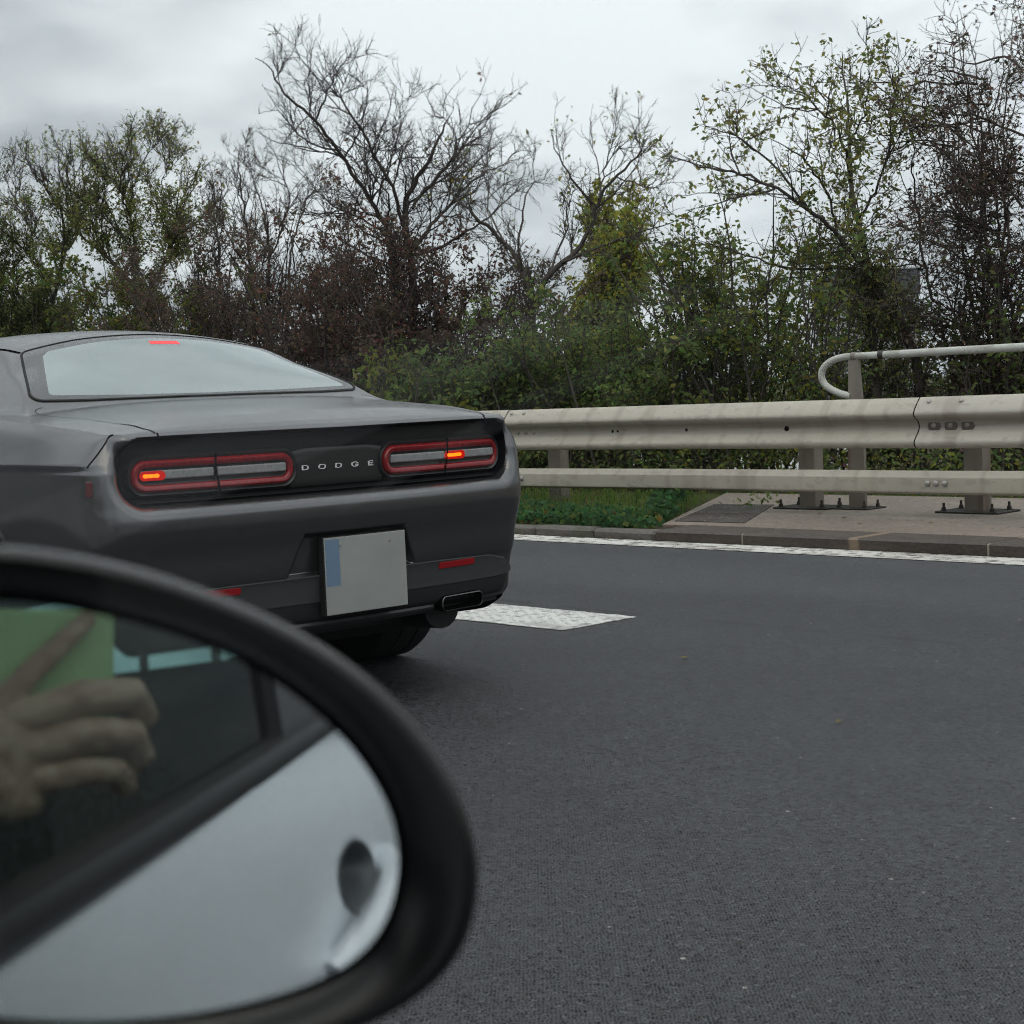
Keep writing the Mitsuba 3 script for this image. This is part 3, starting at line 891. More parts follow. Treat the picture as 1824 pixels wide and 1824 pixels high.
# the high brake light behind the top of the pane, seen through it as small segments
for i in range(9):
    x = -.022 + i * .0145
    lv = [(contour_rrect(x - .0066, x + .0066, 1.300 + .003 * (i % 2), 1.328, .003, 24), h) for h in (.0034, .0044)]
    k = cput('coupe__rear_window__brake_light', rings(lv, TOP, fill=((x - .002, 1.314), (x + .002, 1.314), .0046)), 'm_gap')
    scene[k]['emitter'] = {'type': 'area', 'radiance': rgb(0.52, 0.055, 0.060)}


# side windows and windscreen
def SIDE(sg):
    def f(y, z, h):
        y, z = np.asarray(y, float), np.asarray(z, float)
        x = xbelt(y) - (z - 1.075) / 1.32 + np.asarray(h)
        return np.stack([sg * x, y, z], -1)
    return f


for sg in (-1, 1):
    c = contour_poly([(1.62, 1.13), (2.90, 1.105), (3.25, 1.10), (2.86, 1.33), (1.80, 1.345)], .03)
    m = rings([(c, .001), (c, .006)], SIDE(sg), fill=((2.0, 1.22), (2.7, 1.22), .006))
    cput('coupe__side_window', m, 'm_dark_glass', smooth=30)
c = contour_poly([(-.70, 3.50), (.70, 3.50), (.56, 3.06), (-.56, 3.06)], .03)
cput('coupe__windscreen', rings([(c, .003), (c, .004)], TOP, fill=((-.4, 3.28), (.4, 3.28), .004)), 'm_dark_glass', smooth=40)
# roof seams beside the drip rail
for sg in (-1, 1):
    cput('coupe__panel_gap', side_strip([(sg * .548, 1.382), (sg * .565, 1.5), (sg * .585, 1.8), (sg * .60, 2.3), (sg * .585, 2.8)], .012, TOP, .0015), 'm_gap')

# lower bumper
pl = [(-.90, .440), (-.875, .448), (-.80, .485), (-.70, .505), (-.45, .511), (0, .513), (.45, .511), (.70, .505), (.80, .485), (.875, .448), (.90, .440), (.90, .425), (.80, .415), (-.80, .415), (-.90, .425)]
c0 = contour_poly(pl, .004, 500)
c1 = contour_poly([(a * .997, b + (.003 if b < .43 else -.003)) for a, b in pl], .004, 500)
cput('coupe__valance', rings([(c0, -.006), (c0, .003), (c1, .006)], M, fill=((-.80, .46), (.80, .46), .006)), 'm_valance', smooth=35)
c0 = contour_poly([(-.86, .425), (.86, .425), (.80, .350), (-.80, .350)], .01, 400)
cput('coupe__diffuser', rings([(c0, -.008), (c0, .002)], M, fill=((-.75, .385), (.75, .385), .002)), 'm_black', smooth=35)
lip = np.array([M(s, .338, .012 - .04 * (s / .9) ** 2) for s in np.linspace(-.42, .42, 40)])
cput('coupe__lower_lip', tube(lip, .012, 8), 'm_bezel', smooth=40)
for sg in (-1, 1):
    lv = [(contour_rrect(*sorted((sg * .425, sg * .61)), .478, .502, .004, 100), h) for h in (.004, .009)] + [(contour_rrect(*sorted((sg * .428, sg * .607)), .480, .500, .003, 100), .010)]
    cput('coupe__reflector', rings(lv, M, fill=((sg * .44, .49), (sg * .59, .49), .010)), 'm_reflector', smooth=40)
    # exhaust: rounded oblong chrome tip with a dark bore, and the silencer behind
    a, b = sorted((sg * .432, sg * .632))

    def ex(g):
        return contour_rrect(a + g, b - g, .317 + g, .376 - g, .022 - min(g, .01), 120)

    def EX(x, z, yy):
        return np.stack([x, yy - .10 * 0 + .03 * (np.abs(x) - .432), z + .05 * (np.abs(x) - .532) * 0.4], -1)
    k = cput('coupe__exhaust_tip', rings([(ex(.004), .30), (ex(0), .075), (ex(.001), .068), (ex(.004), .066), (ex(.007), .070), (ex(.008), .30)], EX), 'm_exhaust', smooth=40)
    cput(k + '__bore', rings([(ex(.0085), .075), (ex(.010), .22)], EX, fill=((sg * .46, .346), (sg * .60, .346), .22)), 'm_gap', smooth=40)
    cput('coupe__silencer', tube(np.array([[sg * .50, .16, .315], [sg * .515, .30, .315], [sg * .52, .62, .315]]), [.075, .085, .085], 16), 'm_black', smooth=40)
scene['m_exhaust'] = two({'type': 'roughconductor', 'material': 'Cr', 'alpha': 0.22, 'specular_reflectance': rgb(0.20, 0.20, 0.20)})

# number plate with its holder (the characters cannot be read in the photograph)
P0x, P1x, P0z, P1z = -.112, .236, .372, .640
yp = .018
hold = cbox(P0x - .003, P1x + .003, yp, yp + .03, P0z - .003, P1z + .003, .002)
k = cput('coupe__number_plate', hold, 'm_black')
cput(k + '__plate_face', cbox(P0x, P1x, yp - .004, yp - .0005, P0z, P1z, .0015), 'm_plate')
for x in (-.105, .105):
    cput(k + '__screw', tube([[.062 + x, yp - .0042, P1z - .03], [.062 + x, yp - .0062, P1z - .03], [.062 + x, yp - .0063, P1z - .03]], [.007, .006, .001], 12, caps=False), 'm_bolt', smooth=30)
cput(k + '__blue_band', cbox(P0x + .004, P0x + .062, yp - .0052, yp - .0042, P0z + .10, P1z - .006, .0004), 'm_plate_blue')


# wheels
def lathe(profile, n=64):
    """Profile of (radius, axial) spun about x."""
    p = np.asarray(profile, float)
    g = np.linspace(0, 2 * np.pi, n, endpoint=False)
    V = np.stack([np.stack([np.full(n, a), r * np.cos(g), r * np.sin(g)], -1) for r, a in p])
    m = grid(V, wrap=True)
    return m


tyre_prof = [(.255, -.125), (.30, -.138), (.335, -.136), (.352, -.128), (.362, -.108), (.364, -.05), (.364, -.048), (.357, -.046), (.357, -.038), (.364, -.036), (.364, .036), (.357, .038), (.357, .046), (.364, .048), (.364, .05), (.362, .108), (.352, .128), (.335, .136), (.30, .138), (.255, .125)]
for yc in (1.06, 4.02):
    for sg in (-1, 1):
        tr = CAR_T @ T().translate([sg * .80, yc, .362])
        w = numbered('coupe__wheel')
        scene[w + '__tyre'] = mikit.ply(lathe(tyre_prof), 'm_rubber', smooth=35, to_world=tr)
        spokes = [lathe([(.262, -.11), (.258, .0), (.262, .118), (.25, .122), (.235, .10), (.235, -.11)])]
        for k5 in range(5):
            sp = cbox(.075, .10, -.028, .028, .03, .245, .012)
            sp.apply_transform(trimesh.transformations.rotation_matrix(k5 * 2 * math.pi / 5, [1, 0, 0]))
            spokes.append(sp)
        spokes.append(tube([[.03, 0, 0], [.105, 0, 0]], .06, 24))
        spokes.append(tube([[-.02, 0, 0], [.0, 0, 0]], .18, 32))
        rm = join(spokes)
        rm.vertices[:, 0] *= sg
        if sg < 0:
            rm.invert()
        scene[w + '__rim'] = mikit.ply(rm, 'm_rim', smooth=35, to_world=tr)
# door mirrors and door gaps, lamps in the nose
for sg in (-1, 1):
    mm = trimesh.creation.icosphere(3)
    mm.vertices = mm.vertices * [.10, .065, .065] + [sg * 1.0, 2.95, 1.10]
    arm = cbox(*sorted((sg * .84, sg * .95)), 2.93, 2.98, 1.05, 1.08, .01)
    cput('coupe__door_mirror', join([mm, arm]), 'm_paint', smooth=40)
    DS = lambda s, z, h: M(s, z, h)
    cput('coupe__panel_gap', side_strip([(sg * 2.95, 1.06), (sg * 2.93, .8), (sg * 2.95, .5), (sg * 3.0, .30)], .005, M, .0014), 'm_gap')
    cput('coupe__panel_gap', side_strip([(sg * 4.45, 1.0), (sg * 4.43, .8), (sg * 4.42, .5), (sg * 4.42, .30)], .005, M, .0014), 'm_gap')
    for sc in (.45, .66):
        a = SMAX - sc
        ang = np.linspace(0, 2 * np.pi, 40, endpoint=False)
        c = np.stack([sg * a + .085 * np.cos(ang), .62 + .075 * np.sin(ang)], -1)
        cput('coupe__headlight', rings([(c, -.01), (c, .006)], M, fill=((sg * a - .01, .62), (sg * a + .01, .62), .014)), 'm_grey_lens', smooth=40)

# ------------------------------------------------------------------ the silver car the picture is taken from
scene['m_silver'] = two(pri(proc(lambda p, n, uv: mi.Color3f(0.70, 0.73, 0.755) * (0.95 + 0.12 * (fbm(p.x * 6, p.y * 6, p.z * 6, 3) - 0.5))), 0.32, metallic=0.25, clearcoat=0.6, clearcoat_gloss=0.95))
scene['m_mirror_black'] = two(pri((0.005, 0.0053, 0.006), 0.30, spec=0.40))
scene['m_trim'] = two(pri((0.016, 0.016, 0.017), 0.5))
scene['m_mirror'] = two({'type': 'conductor', 'material': 'none', 'specular_reflectance': rgb(0.70, 0.735, 0.74)})
scene['m_pane'] = {'type': 'thindielectric', 'int_ior': 1.5, 'specular_reflectance': rgb(.11, .11, .11), 'specular_transmittance': rgb(.94, .96, .945)}
scene['m_tint'] = {'type': 'thindielectric', 'int_ior': 1.5, 'specular_transmittance': rgb(0.30, 0.52, 0.50)}
scene['m_seat'] = two(pri((0.15, 0.165, 0.155), 0.85, sheen=0.4))
scene['m_seat_pale'] = two(pri((0.42, 0.46, 0.43), 0.8))
scene['m_cabin'] = two(pri((0.09, 0.10, 0.096), 0.75))
scene['m_lining'] = two(pri((0.30, 0.31, 0.30), 0.85))
own = thing('silver_car', 'silver car with its black door mirror large in the foreground', 'car')


def belt(y):
    y = np.asarray(y, float)
    return 0.957 - 0.121 * np.clip(y, -.75, 1.0) - .06 * np.clip(y - 1.0, 0, 2) - .10 * np.clip(-1.5 - y, 0, 2) * .5


def sidex(y, z):
    """Outer face of the right-hand side at height z."""
    u = np.clip((np.asarray(z) - .60) / .38, -1, 1)
    return .205 + .048 * (1 - u * u) - .10 * np.clip((np.asarray(y) - 1.3) / 1.0, 0, 1) ** 2 - .06 * np.clip((-1.9 - np.asarray(y)) / .8, 0, 1) ** 2


CUPC = (-.245, .832, .105, .036)


def cup_dent(y, z):
    d = np.hypot((y - CUPC[0]) / CUPC[2], (z - CUPC[1]) / CUPC[3])
    t = np.clip((1.02 - d) / .30, 0, 1)
    return .040 * t * t * (3 - 2 * t)


def side_panel(y0, y1, sx=0.0, bottom=.24, t=.0, cup=False):
    ys = np.linspace(y0, y1, max(4, int((y1 - y0) / (.005 if cup else .03))))
    nz = 160 if cup else 40
    u = np.linspace(0, 1, nz)
    Yg = np.repeat(ys[:, None], nz, 1)
    arch = np.maximum(*[.31 + np.sqrt(np.clip(.365 ** 2 - (Yg - yw) ** 2, 0, 1)) * (np.abs(Yg - yw) < .365) for yw in (1.55, -1.75)])
    bt = np.maximum(bottom, np.where(arch > .311, arch, 0))
    Zg = bt + (belt(Yg) - bt) * u
    Xg = sidex(Yg, Zg) - (cup_dent(Yg, Zg) if cup else 0)
    for k in (0, -1):                       # edges turn in at the shut lines
        Xg[k] -= .012
    top = Xg[:, -1:] - .03
    Xg = np.concatenate([Xg, top], 1)
    Yg = np.concatenate([Yg, Yg[:, -1:]], 1)
    Zg = np.concatenate([Zg, Zg[:, -1:] + .002], 1)
    V = np.stack([Xg, Yg, Zg], -1)
    if sx:
        V[..., 0] = sx - V[..., 0]
    return grid(V, flip=bool(sx))


def gx(z):
    return .192 - (np.asarray(z) - .95) * .135


MID = -1.26                                   # x mirrored: x' = MID - x
door = put('silver_car__door', side_panel(-.638, .86, cup=True), 'm_silver', smooth=40)
rear = put('silver_car__door', side_panel(-1.62, -.645), 'm_silver', smooth=40)
put('silver_car__wing', side_panel(.868, 2.1, bottom=.30), 'm_silver', smooth=40)
put('silver_car__wing', side_panel(-2.45, -1.628, bottom=.28), 'm_silver', smooth=40)
for a, b in ((-.638, .86), (-1.62, -.645)):
    put('silver_car__door', side_panel(a, b, sx=MID), 'm_silver', smooth=40)
put('silver_car__wing', side_panel(.868, 2.1, sx=MID), 'm_silver', smooth=40)
put('silver_car__wing', side_panel(-2.45, -1.628, sx=MID), 'm_silver', smooth=40)

# door handle with its cup
ang = np.linspace(0, 2 * np.pi, 48, endpoint=False)


def cup(k):
    y, z = CUPC[0] + CUPC[2] * k * np.cos(ang), CUPC[1] + CUPC[3] * k * np.sin(ang)
    return np.stack([sidex(y, z) - cup_dent(y, z) + .002, y, z], -1)


put(door + '__handle_cup', grid(np.stack([cup(k) for k in (1.0, .96, .92, .88, .84, .8, .76, .72, .6, .4, .2, .02)]), wrap=True), 'm_cup', smooth=True)
scene['m_cup'] = two(pri((0.10, 0.105, 0.11), 0.45))
hp = np.array([(-.030, .775, .002), (-.050, .785, .016), (-.090, .793, .026), (-.175, .800, .028), (-.26, .809, .028), (-.34, .816, .022), (-.39, .823, .012), (-.42, .830, .002)])
hc = CubicSpline(np.arange(8), hp)(np.linspace(0, 7, 40))
H = tube(np.stack([sidex(hc[:, 0], hc[:, 1]) + hc[:, 2], hc[:, 0], hc[:, 1]], -1), .016 + .004 * np.sin(np.linspace(0, np.pi, 40)), 14)
put(door + '__handle', H, 'm_silver_bright', smooth=50)
scene['m_silver_bright'] = two(pri((0.60, 0.62, 0.64), 0.28, metallic=0.5, clearcoat=0.6))


def strip(ys, z0f, z1f, xf, t=.012):
    """A moulding between two height curves: face, with edges turned in."""
    ys = np.asarray(ys, float)
    V = []
    for k, (f, dx) in enumerate(((0, -t), (0, 0), (.5, .004), (1, 0), (1, -t))):
        z = z0f(ys) * (1 - f) + z1f(ys) * f
        V.append(np.stack([xf(ys, z) + dx, ys, z], -1))
    return grid(np.stack(V))


yy = np.linspace(-1.62, .62, 60)
put('silver_car__belt_moulding', strip(yy, lambda y: belt(y) - .001, lambda y: belt(y) + .021, lambda y, z: .212 + 0 * y, .03), 'm_trim', smooth=40)
put('silver_car__belt_moulding', strip(yy, lambda y: belt(y) - .001, lambda y: belt(y) + .021, lambda y, z: MID - .212 + 0 * y, -.03), 'm_trim', smooth=40)


def roof_z(y):
    return 1.36 - .16 * np.clip((np.asarray(y) - .35) / .75, 0, 1) ** 2 * 1.0


# pillars and roof rail of both sides
for sg in (0, 1):
    fx = (lambda x: x) if sg == 0 else (lambda x: MID - x)

    def quad(pts, d=.03):
        """Pillar: outline in (y, z) on the window plane, d thick."""
        p = shapely.Polygon(pts)
        m = trimesh.creation.extrude_polygon(p, d, engine='earcut')
        v = m.vertices
        x = gx(v[:, 1]) + .012 - v[:, 2]
        m.vertices = np.stack([fx(x), v[:, 0], v[:, 1]], -1)
        m.fix_normals()
        return m
    b = float(belt(-.2)) + .02
    put('silver_car__pillar', quad([(-.105, .975), (-.47, 1.015), (-.40, 1.36), (-.19, 1.36)]), 'm_trim')
    put('silver_car__pillar', quad([(-1.22, 1.12), (-1.62, 1.14), (-1.62, 1.30), (-1.42, 1.335), (-1.0, 1.36)]), 'm_silver')
    put('silver_car__pillar', quad([(.62, .885), (1.08, .90), (.42, 1.36), (.33, 1.36)]), 'm_trim')
    put('silver_car__roof_rail', quad([(.42, 1.345), (.42, 1.39), (-1.42, 1.37), (-1.42, 1.325)]), 'm_silver')
    # panes
    for pts in ([(-.105, float(belt(-.105)) + .025), (.62, float(belt(.62)) + .025), (.34, 1.355), (-.19, 1.355)], [(-.465, 1.015), (-.40, 1.355), (-1.02, 1.345), (-1.24, 1.13)]):
        v = np.array([(fx(float(gx(z))), y, z) for y, z in pts])
        m = trimesh.Trimesh(v, [[0, 1, 2], [0, 2, 3]], process=False)
        put('silver_car__window_pane', m, 'm_pane' if (sg == 0 and pts[0][0] > -.2) else 'm_tint')
# roof, windscreen, bonnet, rear
u = np.linspace(0, 1, 14)
yr_ = np.linspace(-1.42, .42, 16)
XX = (.135 + .0 * u)[None, :] * (1 - u) + (MID - .135) * u
R_ = np.stack([np.broadcast_to(XX, (16, 14)), np.repeat(yr_[:, None], 14, 1), 1.385 + .05 * (1 - (2 * u[None, :] - 1) ** 2) - .02 * np.clip((-.6 - yr_[:, None]) / .8, 0, 1) ** 2 + 0 * u[None, :]], -1)
put('silver_car__roof', grid(R_), 'm_silver', smooth=True)
put('silver_car__headlining', grid(R_ - [0, 0, .03]), 'm_lining', smooth=True)


def bent(y0, z0, y1, z1, x0a, x0b, bow=.06, drop=.0):
    a = np.stack([x0a * (1 - u) + (MID - x0a) * u, y0 + bow * (1 - (2 * u - 1) ** 2), z0 + 0 * u], -1)
    c = np.stack([x0b * (1 - u) + (MID - x0b) * u, y1 + bow * (1 - (2 * u - 1) ** 2), z1 + .04 * (1 - (2 * u - 1) ** 2)], -1)
    return grid(np.stack([a, c]))


put('silver_car__windscreen', bent(1.10, .93, .43, 1.385, .18, .12), 'm_pane', smooth=True)
put('silver_car__rear_window', bent(-1.95, 1.06, -1.43, 1.36, .12, .12, bow=-.05), 'm_tint', smooth=True)


def lid(rows):
    V = []
    for y, z, nose in rows:
        ye = y if not nose else nose
        e = float(sidex(ye, .9)) - .004
        zz = z if z is not None else float(belt(y)) + .002
        V.append(np.stack([e * (1 - u) + (MID - e) * u, y + (.10 if y > 0 else -.06) * (1 - (2 * u - 1) ** 2) * (1 if nose else 0), zz + .055 * (1 - (2 * u - 1) ** 2) * (0 if nose else 1) + (.03 * (1 - (2 * u - 1) ** 2) if nose == 2.1 and z and z > .7 else 0)], -1))
    return grid(np.stack(V))


put('silver_car__bonnet', lid([(y, None, 0) for y in (.87, 1.09, 1.3, 1.6, 1.9, 2.08)] + [(2.10, .74, 2.1), (2.12, .60, 2.1), (2.11, .42, 2.1), (2.06, .28, 2.1)]), 'm_silver', smooth=40)
put('silver_car__boot_lid', lid([(y, None, 0) for y in (-1.63, -1.9, -2.2, -2.44)] + [(-2.46, .80, -2.45), (-2.47, .60, -2.45), (-2.44, .30, -2.45)]), 'm_silver', smooth=40)
put('silver_car__floor', cbox(MID - .17, .17, -2.4, 2.0, .22, .27, .02), 'm_cabin')
put('silver_car__dashboard', join([cbox(MID - .16, .155, .62, 1.10, .62, .90, .05), cbox(MID - .15, .15, .60, .72, .86, .925, .03)]), 'm_cabin')
put('silver_car__door_card', cbox(.10, .165, -.60, .60, .40, .90, .03), 'm_cabin')
for x in (-.10, -.98):
    s = put('silver_car__seat', join([cbox(x - .22, x + .22, -.55, -.02, .48, .64, .06), cbox(x - .21, x + .21, -.72, -.56, .55, 1.12, .06)]), 'm_seat', smooth=False)
    put(s + '__headrest', join([cbox(x - .13, x + .13, -.74, -.63, 1.15, 1.30, .04), tube([[x - .06, -.67, 1.10], [x - .06, -.67, 1.17]], .008, 8), tube([[x + .06, -.67, 1.10], [x + .06, -.67, 1.17]], .008, 8)]), 'm_seat_pale')
put('silver_car__seat', join([cbox(MID - .10, .10, -1.45, -.98, .45, .66, .06), cbox(MID - .08, .08, -1.62, -1.45, .60, 1.10, .06)]), 'm_seat')
# round side air vent with a bright ring: its image floats in the door window
vc, vn = np.array([-.008, .735, .968]), np.array([.25, -.95, .18])
vn /= np.linalg.norm(vn)
va = np.cross(vn, [0, 0, 1]); va /= np.linalg.norm(va)
vb = np.cross(va, vn)


def vring(r, h):
    return vc + va * (r * np.cos(ang))[:, None] + vb * (r * np.sin(ang))[:, None] + vn * h


v = put('silver_car__air_vent', grid(np.stack([vring(.0325, -.10), vring(.0345, -.004), vring(.0325, -.006), vring(.02, -.02), vring(.001, -.02)]), wrap=True), 'm_cabin', smooth=30)
put(v + '__ring', grid(np.stack([vring(.0342, -.006), vring(.0342, .0005), vring(.0352, .0022), vring(.0368, .0022), vring(.0376, .0004), vring(.0376, -.02)]), wrap=True), 'm_silver_bright', smooth=50)
for y in (1.55, -1.75):
    for x in (.10, MID - .10):
        w = numbered('silver_car__wheel')
        tr = T().translate([x, y, .31]).scale([.8, .855, .855])
        scene[w + '__tyre'] = mikit.ply(lathe(tyre_prof), 'm_rubber', smooth=35, to_world=tr)
        scene[w + '__rim'] = mikit.ply(tube([[-.11, 0, 0], [.11, 0, 0]], .255, 32), 'm_rim', smooth=35, to_world=tr)

# the door mirror: outlines in the plane of the glass, metres from the point where the lens sees itself
MP, MN = np.array([.2736, .5283, 1.0306]), np.array([-.456, -.8805, .1294])
MN /= np.linalg.norm(MN)
MA = np.cross([0, 0, 1], MN); MA /= np.linalg.norm(MA)
MB = np.cross(MN, MA)
RM = 1.9
outer = np.array([(-.0094, .0334), (.0095, .0296), (.0286, .0246), (.0479, .0174), (.0675, .0084), (.0853, -.0013), (.0992, -.0107), (.1111, -.0200), (.1231, -.0312), (.1329, -.0432), (.1416, -.0571), (.1484, -.0726), (.1528, -.0889), (.1542, -.1016), (.1526, -.1161), (.1473, -.1300), (.1382, -.1402), (.1247, -.1486), (.1073, -.1548), (.0843, -.1573), (.0561, -.1564), (.0172, -.1519), (-.0201, -.1455), (-.0470, -.1376), (-.0675, -.1213), (-.0785, -.0973), (-.0820, -.0632), (-.0785, -.0296), (-.0680, .0018), (-.0507, .0236), (-.0300, .0328)])
inner = np.array([(-.0106, .0131), (.0082, .0093), (.0273, .0038), (.0466, -.0028), (.0661, -.0120), (.0817, -.0224), (.0944, -.0331), (.1051, -.0440), (.1137, -.0557), (.1203, -.0676), (.1242, -.0782), (.1258, -.0878), (.1256, -.0981), (.1231, -.1092), (.1185, -.1189), (.1120, -.1262), (.1028, -.1317), (.0921, -.1353), (.0775, -.1382), (.0572, -.1401), (.0374, -.1399), (.0181, -.1384), (-.0101, -.1340), (-.0355, -.1270), (-.0529, -.1141), (-.0626, -.0957), (-.0653, -.0651), (-.0618, -.0332), (-.0532, -.0072), (-.0397, .0081), (-.0255, .0135)])


def closed_curve(p, n=160):
    # smooth closed outline, evenly spaced
    for _ in range(2):
        p = .25 * np.roll(p, 1, 0) + .5 * p + .25 * np.roll(p, -1, 0) + (p - (.25 * np.roll(p, 1, 0) + .5 * p + .25 * np.roll(p, -1, 0))) * .6
    q = np.vstack([p, p[:1]])
    cs = CubicSpline(np.arange(len(q)), q, bc_type='periodic')(np.linspace(0, len(q) - 1, 2000))
    d = np.concatenate([[0], np.cumsum(np.hypot(*np.diff(cs, axis=0).T))])
    t = np.linspace(0, d[-1], n, endpoint=False)
    return np.stack([np.interp(t, d, cs[:, 0]), np.interp(t, d, cs[:, 1])], -1)


CO, CI = closed_curve(outer), closed_curve(inner)
CO = CO.mean(0) + (CO - CO.mean(0)) * [1.035, 1.004]
k = int(np.argmin([np.sum((np.roll(CO, -i, 0) - CI) ** 2) for i in range(len(CO))]))
CO = np.roll(CO, -k, 0)
cen = CI.mean(0)


def mp(c, h):
    sag = -(c ** 2).sum(-1) / (2 * RM)
    return MP + MA * c[:, :1] + MB * c[:, 1:] + MN * (np.asarray(h) + sag)[:, None]


LV = [(-.02, -.016), (0, -.010), (.04, -.004), (.2, .004), (.42, .011), (.62, .0145), (.78, .0145), (.90, .010), (.97, .002), (1.0, -.010), (1.0, -.024)]
V = [mp(CI * (1 - t) + CO * t, h) for t, h in LV]
for sc, h in ((.985, -.040), (.94, -.058), (.85, -.078), (.68, -.096), (.4, -.108), (.02, -.112)):
    V.append(mp(cen + (CO - cen) * sc, h))
sm = put('silver_car__side_mirror', grid(np.stack(V), wrap=True), 'm_mirror_black', smooth=60)
gl = [mp(cen + (CI - cen) * s * 1.012, -.0075 + 0) for s in np.linspace(1, .01, 24)]
# the glass is a patch of a sphere, convex towards the cabin
G = np.stack([MP + MA * c[:, :1] + MB * c[:, 1:] + MN * (np.sqrt(RM ** 2 - (c ** 2).sum(-1)) - RM)[:, None] for c in [cen + (CI - cen) * s * 1.004 for s in np.linspace(1, .005, 30)]])
gm = grid(G, wrap=True)
O_ = MP - MN * RM
nrm = (gm.vertices - O_) / RM
key = numbered(sm + '__mirror_glass')
path = meshkit.write_ply(gm, True, normals=nrm)
scene[key] = {'type': 'ply', 'filename': path, 'face_normals': False, 'bsdf': {'type': 'ref', 'id': 'm_mirror'}}
put(sm + '__mirror_arm', tube([[.18, .60, .925], [.225, .60, .935], [.26, .60, .96]], [.045, .035, .035], 14), 'm_mirror_black', smooth=50)

# ------------------------------------------------------------------ phone and hand behind the window (seen in the mirror)
import manifold3d as m3


def cam_pt(r, u_, f):
    return CAM + CR * r + CU * u_ + CF * f


ph = cbox(-.038, .080, -.125, .024, -.014, -.004, .004)
v = ph.vertices
ph = trimesh.Trimesh(CAM + v[:, :1] * CR + v[:, 1:2] * CU + v[:, 2:] * CF, ph.faces, process=False)
ph.fix_normals()
thing('phone', 'bright green phone held up behind the side window, seen in the mirror', 'phone')
put('phone__case', ph, 'm_phone')
scene['m_phone'] = two(pri((0.42, 0.66, 0.33), 0.55))
thing('person', 'hand in a grey green sleeve holding a green phone behind the car window', 'person')


def hull_chain(joints, mani=None):
    out = mani
    for (a, ra), (b, rb) in zip(joints[:-1], joints[1:]):
        s = [m3.Manifold.sphere(r, 18).translate(list(map(float, p))) for p, r in ((a, ra), (b, rb))]
        h = m3.Manifold.batch_hull(s)
        out = h if out is None else out + h
    return out


f0 = .010
hand = hull_chain([((-.055, -.105, f0 - .004), .030), ((-.025, -.095, f0 + .002), .027), ((-.018, -.145, f0), .026), ((-.055, -.105, f0 - .004), .030)])
hand = hull_chain([((-.040, -.075, f0), .0145), ((-.012, -.040, f0 + .005), .0120), ((.020, -.011, f0 + .004), .0108), ((.048, .013, f0 - .002), .0088)], hand)      # index finger laid along the back
hand = hull_chain([((-.030, -.082, f0 + .006), .0170), ((.034, -.060, f0 + .022), .0165), ((.084, -.058, f0 + .014), .0155), ((.104, -.078, f0 - .002), .0135), ((.100, -.092, f0 - .016), .0115)], hand)
hand = hull_chain([((-.028, -.108, f0 + .008), .0170), ((.036, -.094, f0 + .026), .0165), ((.084, -.096, f0 + .014), .0150), ((.100, -.116, f0 - .002), .0130), ((.094, -.128, f0 - .014), .0110)], hand)
hand = hull_chain([((-.030, -.136, f0 + .006), .0155), ((.030, -.126, f0 + .022), .0145), ((.070, -.128, f0 + .012), .0130), ((.084, -.144, f0 - .002), .0112)], hand)
hand = hull_chain([((-.052, -.105, f0 - .008), .017), ((-.060, -.070, -.012), .0135), ((-.050, -.040, -.022), .0112)], hand)     # thumb on the screen side
hand = hull_chain([((-.050, -.125, f0 - .006), .030), ((-.075, -.185, -.02), .028), ((-.10, -.25, -.06), .033)], hand)
hm = hand.refine_to_length(.004).to_mesh()
hm = trimesh.Trimesh(hm.vert_properties[:, :3], hm.tri_verts)
trimesh.smoothing.filter_taubin(hm, iterations=12)
v = hm.vertices
v = v + (meshkit.fbm(v * 90, 3, 4)[:, None] - .5) * .0035
hm = trimesh.Trimesh(CAM + v[:, :1] * CR + v[:, 1:2] * CU + v[:, 2:] * CF, hm.faces, process=False)
hm.fix_normals()
put('person__hand', hm, 'm_skin', smooth=True)
scene['m_skin'] = two(pri(proc(lambda p, n, uv: mix((0.46, 0.37, 0.27), (0.34, 0.24, 0.17), smoothstep(0.35, 0.7, fbm(p.x * 60, p.y * 60, p.z * 60, 3)))), 0.55))
sl = hull_chain([((-.088, -.215, -.035), .040), ((-.13, -.32, -.10), .052), ((-.20, -.42, -.25), .062), ((-.30, -.30, -.48), .075)])
sm_ = sl.refine_to_length(.012).to_mesh()
sl = trimesh.Trimesh(sm_.vert_properties[:, :3], sm_.tri_verts)
trimesh.smoothing.filter_taubin(sl, iterations=8)
v = sl.vertices + (meshkit.noise(sl.vertices * 38, 2)[:, None] - .5) * .008
sl = trimesh.Trimesh(CAM + v[:, :1] * CR + v[:, 1:2] * CU + v[:, 2:] * CF, sl.faces, process=False)
sl.fix_normals()
put('person__sleeve', sl, 'm_sleeve', smooth=True)
scene['m_sleeve'] = two(pri((0.16, 0.16, 0.12), 0.85, sheen=0.3))

# ------------------------------------------------------------------ vegetation
scene['m_bark'] = two(pri(VC, 0.85, spec=0.25))
scene['m_leaf'] = {'type': 'principledthin', 'base_color': VC, 'roughness': 0.45, 'diff_trans': 1.1, 'spec_trans': 0.0, 'eta': 1.4}


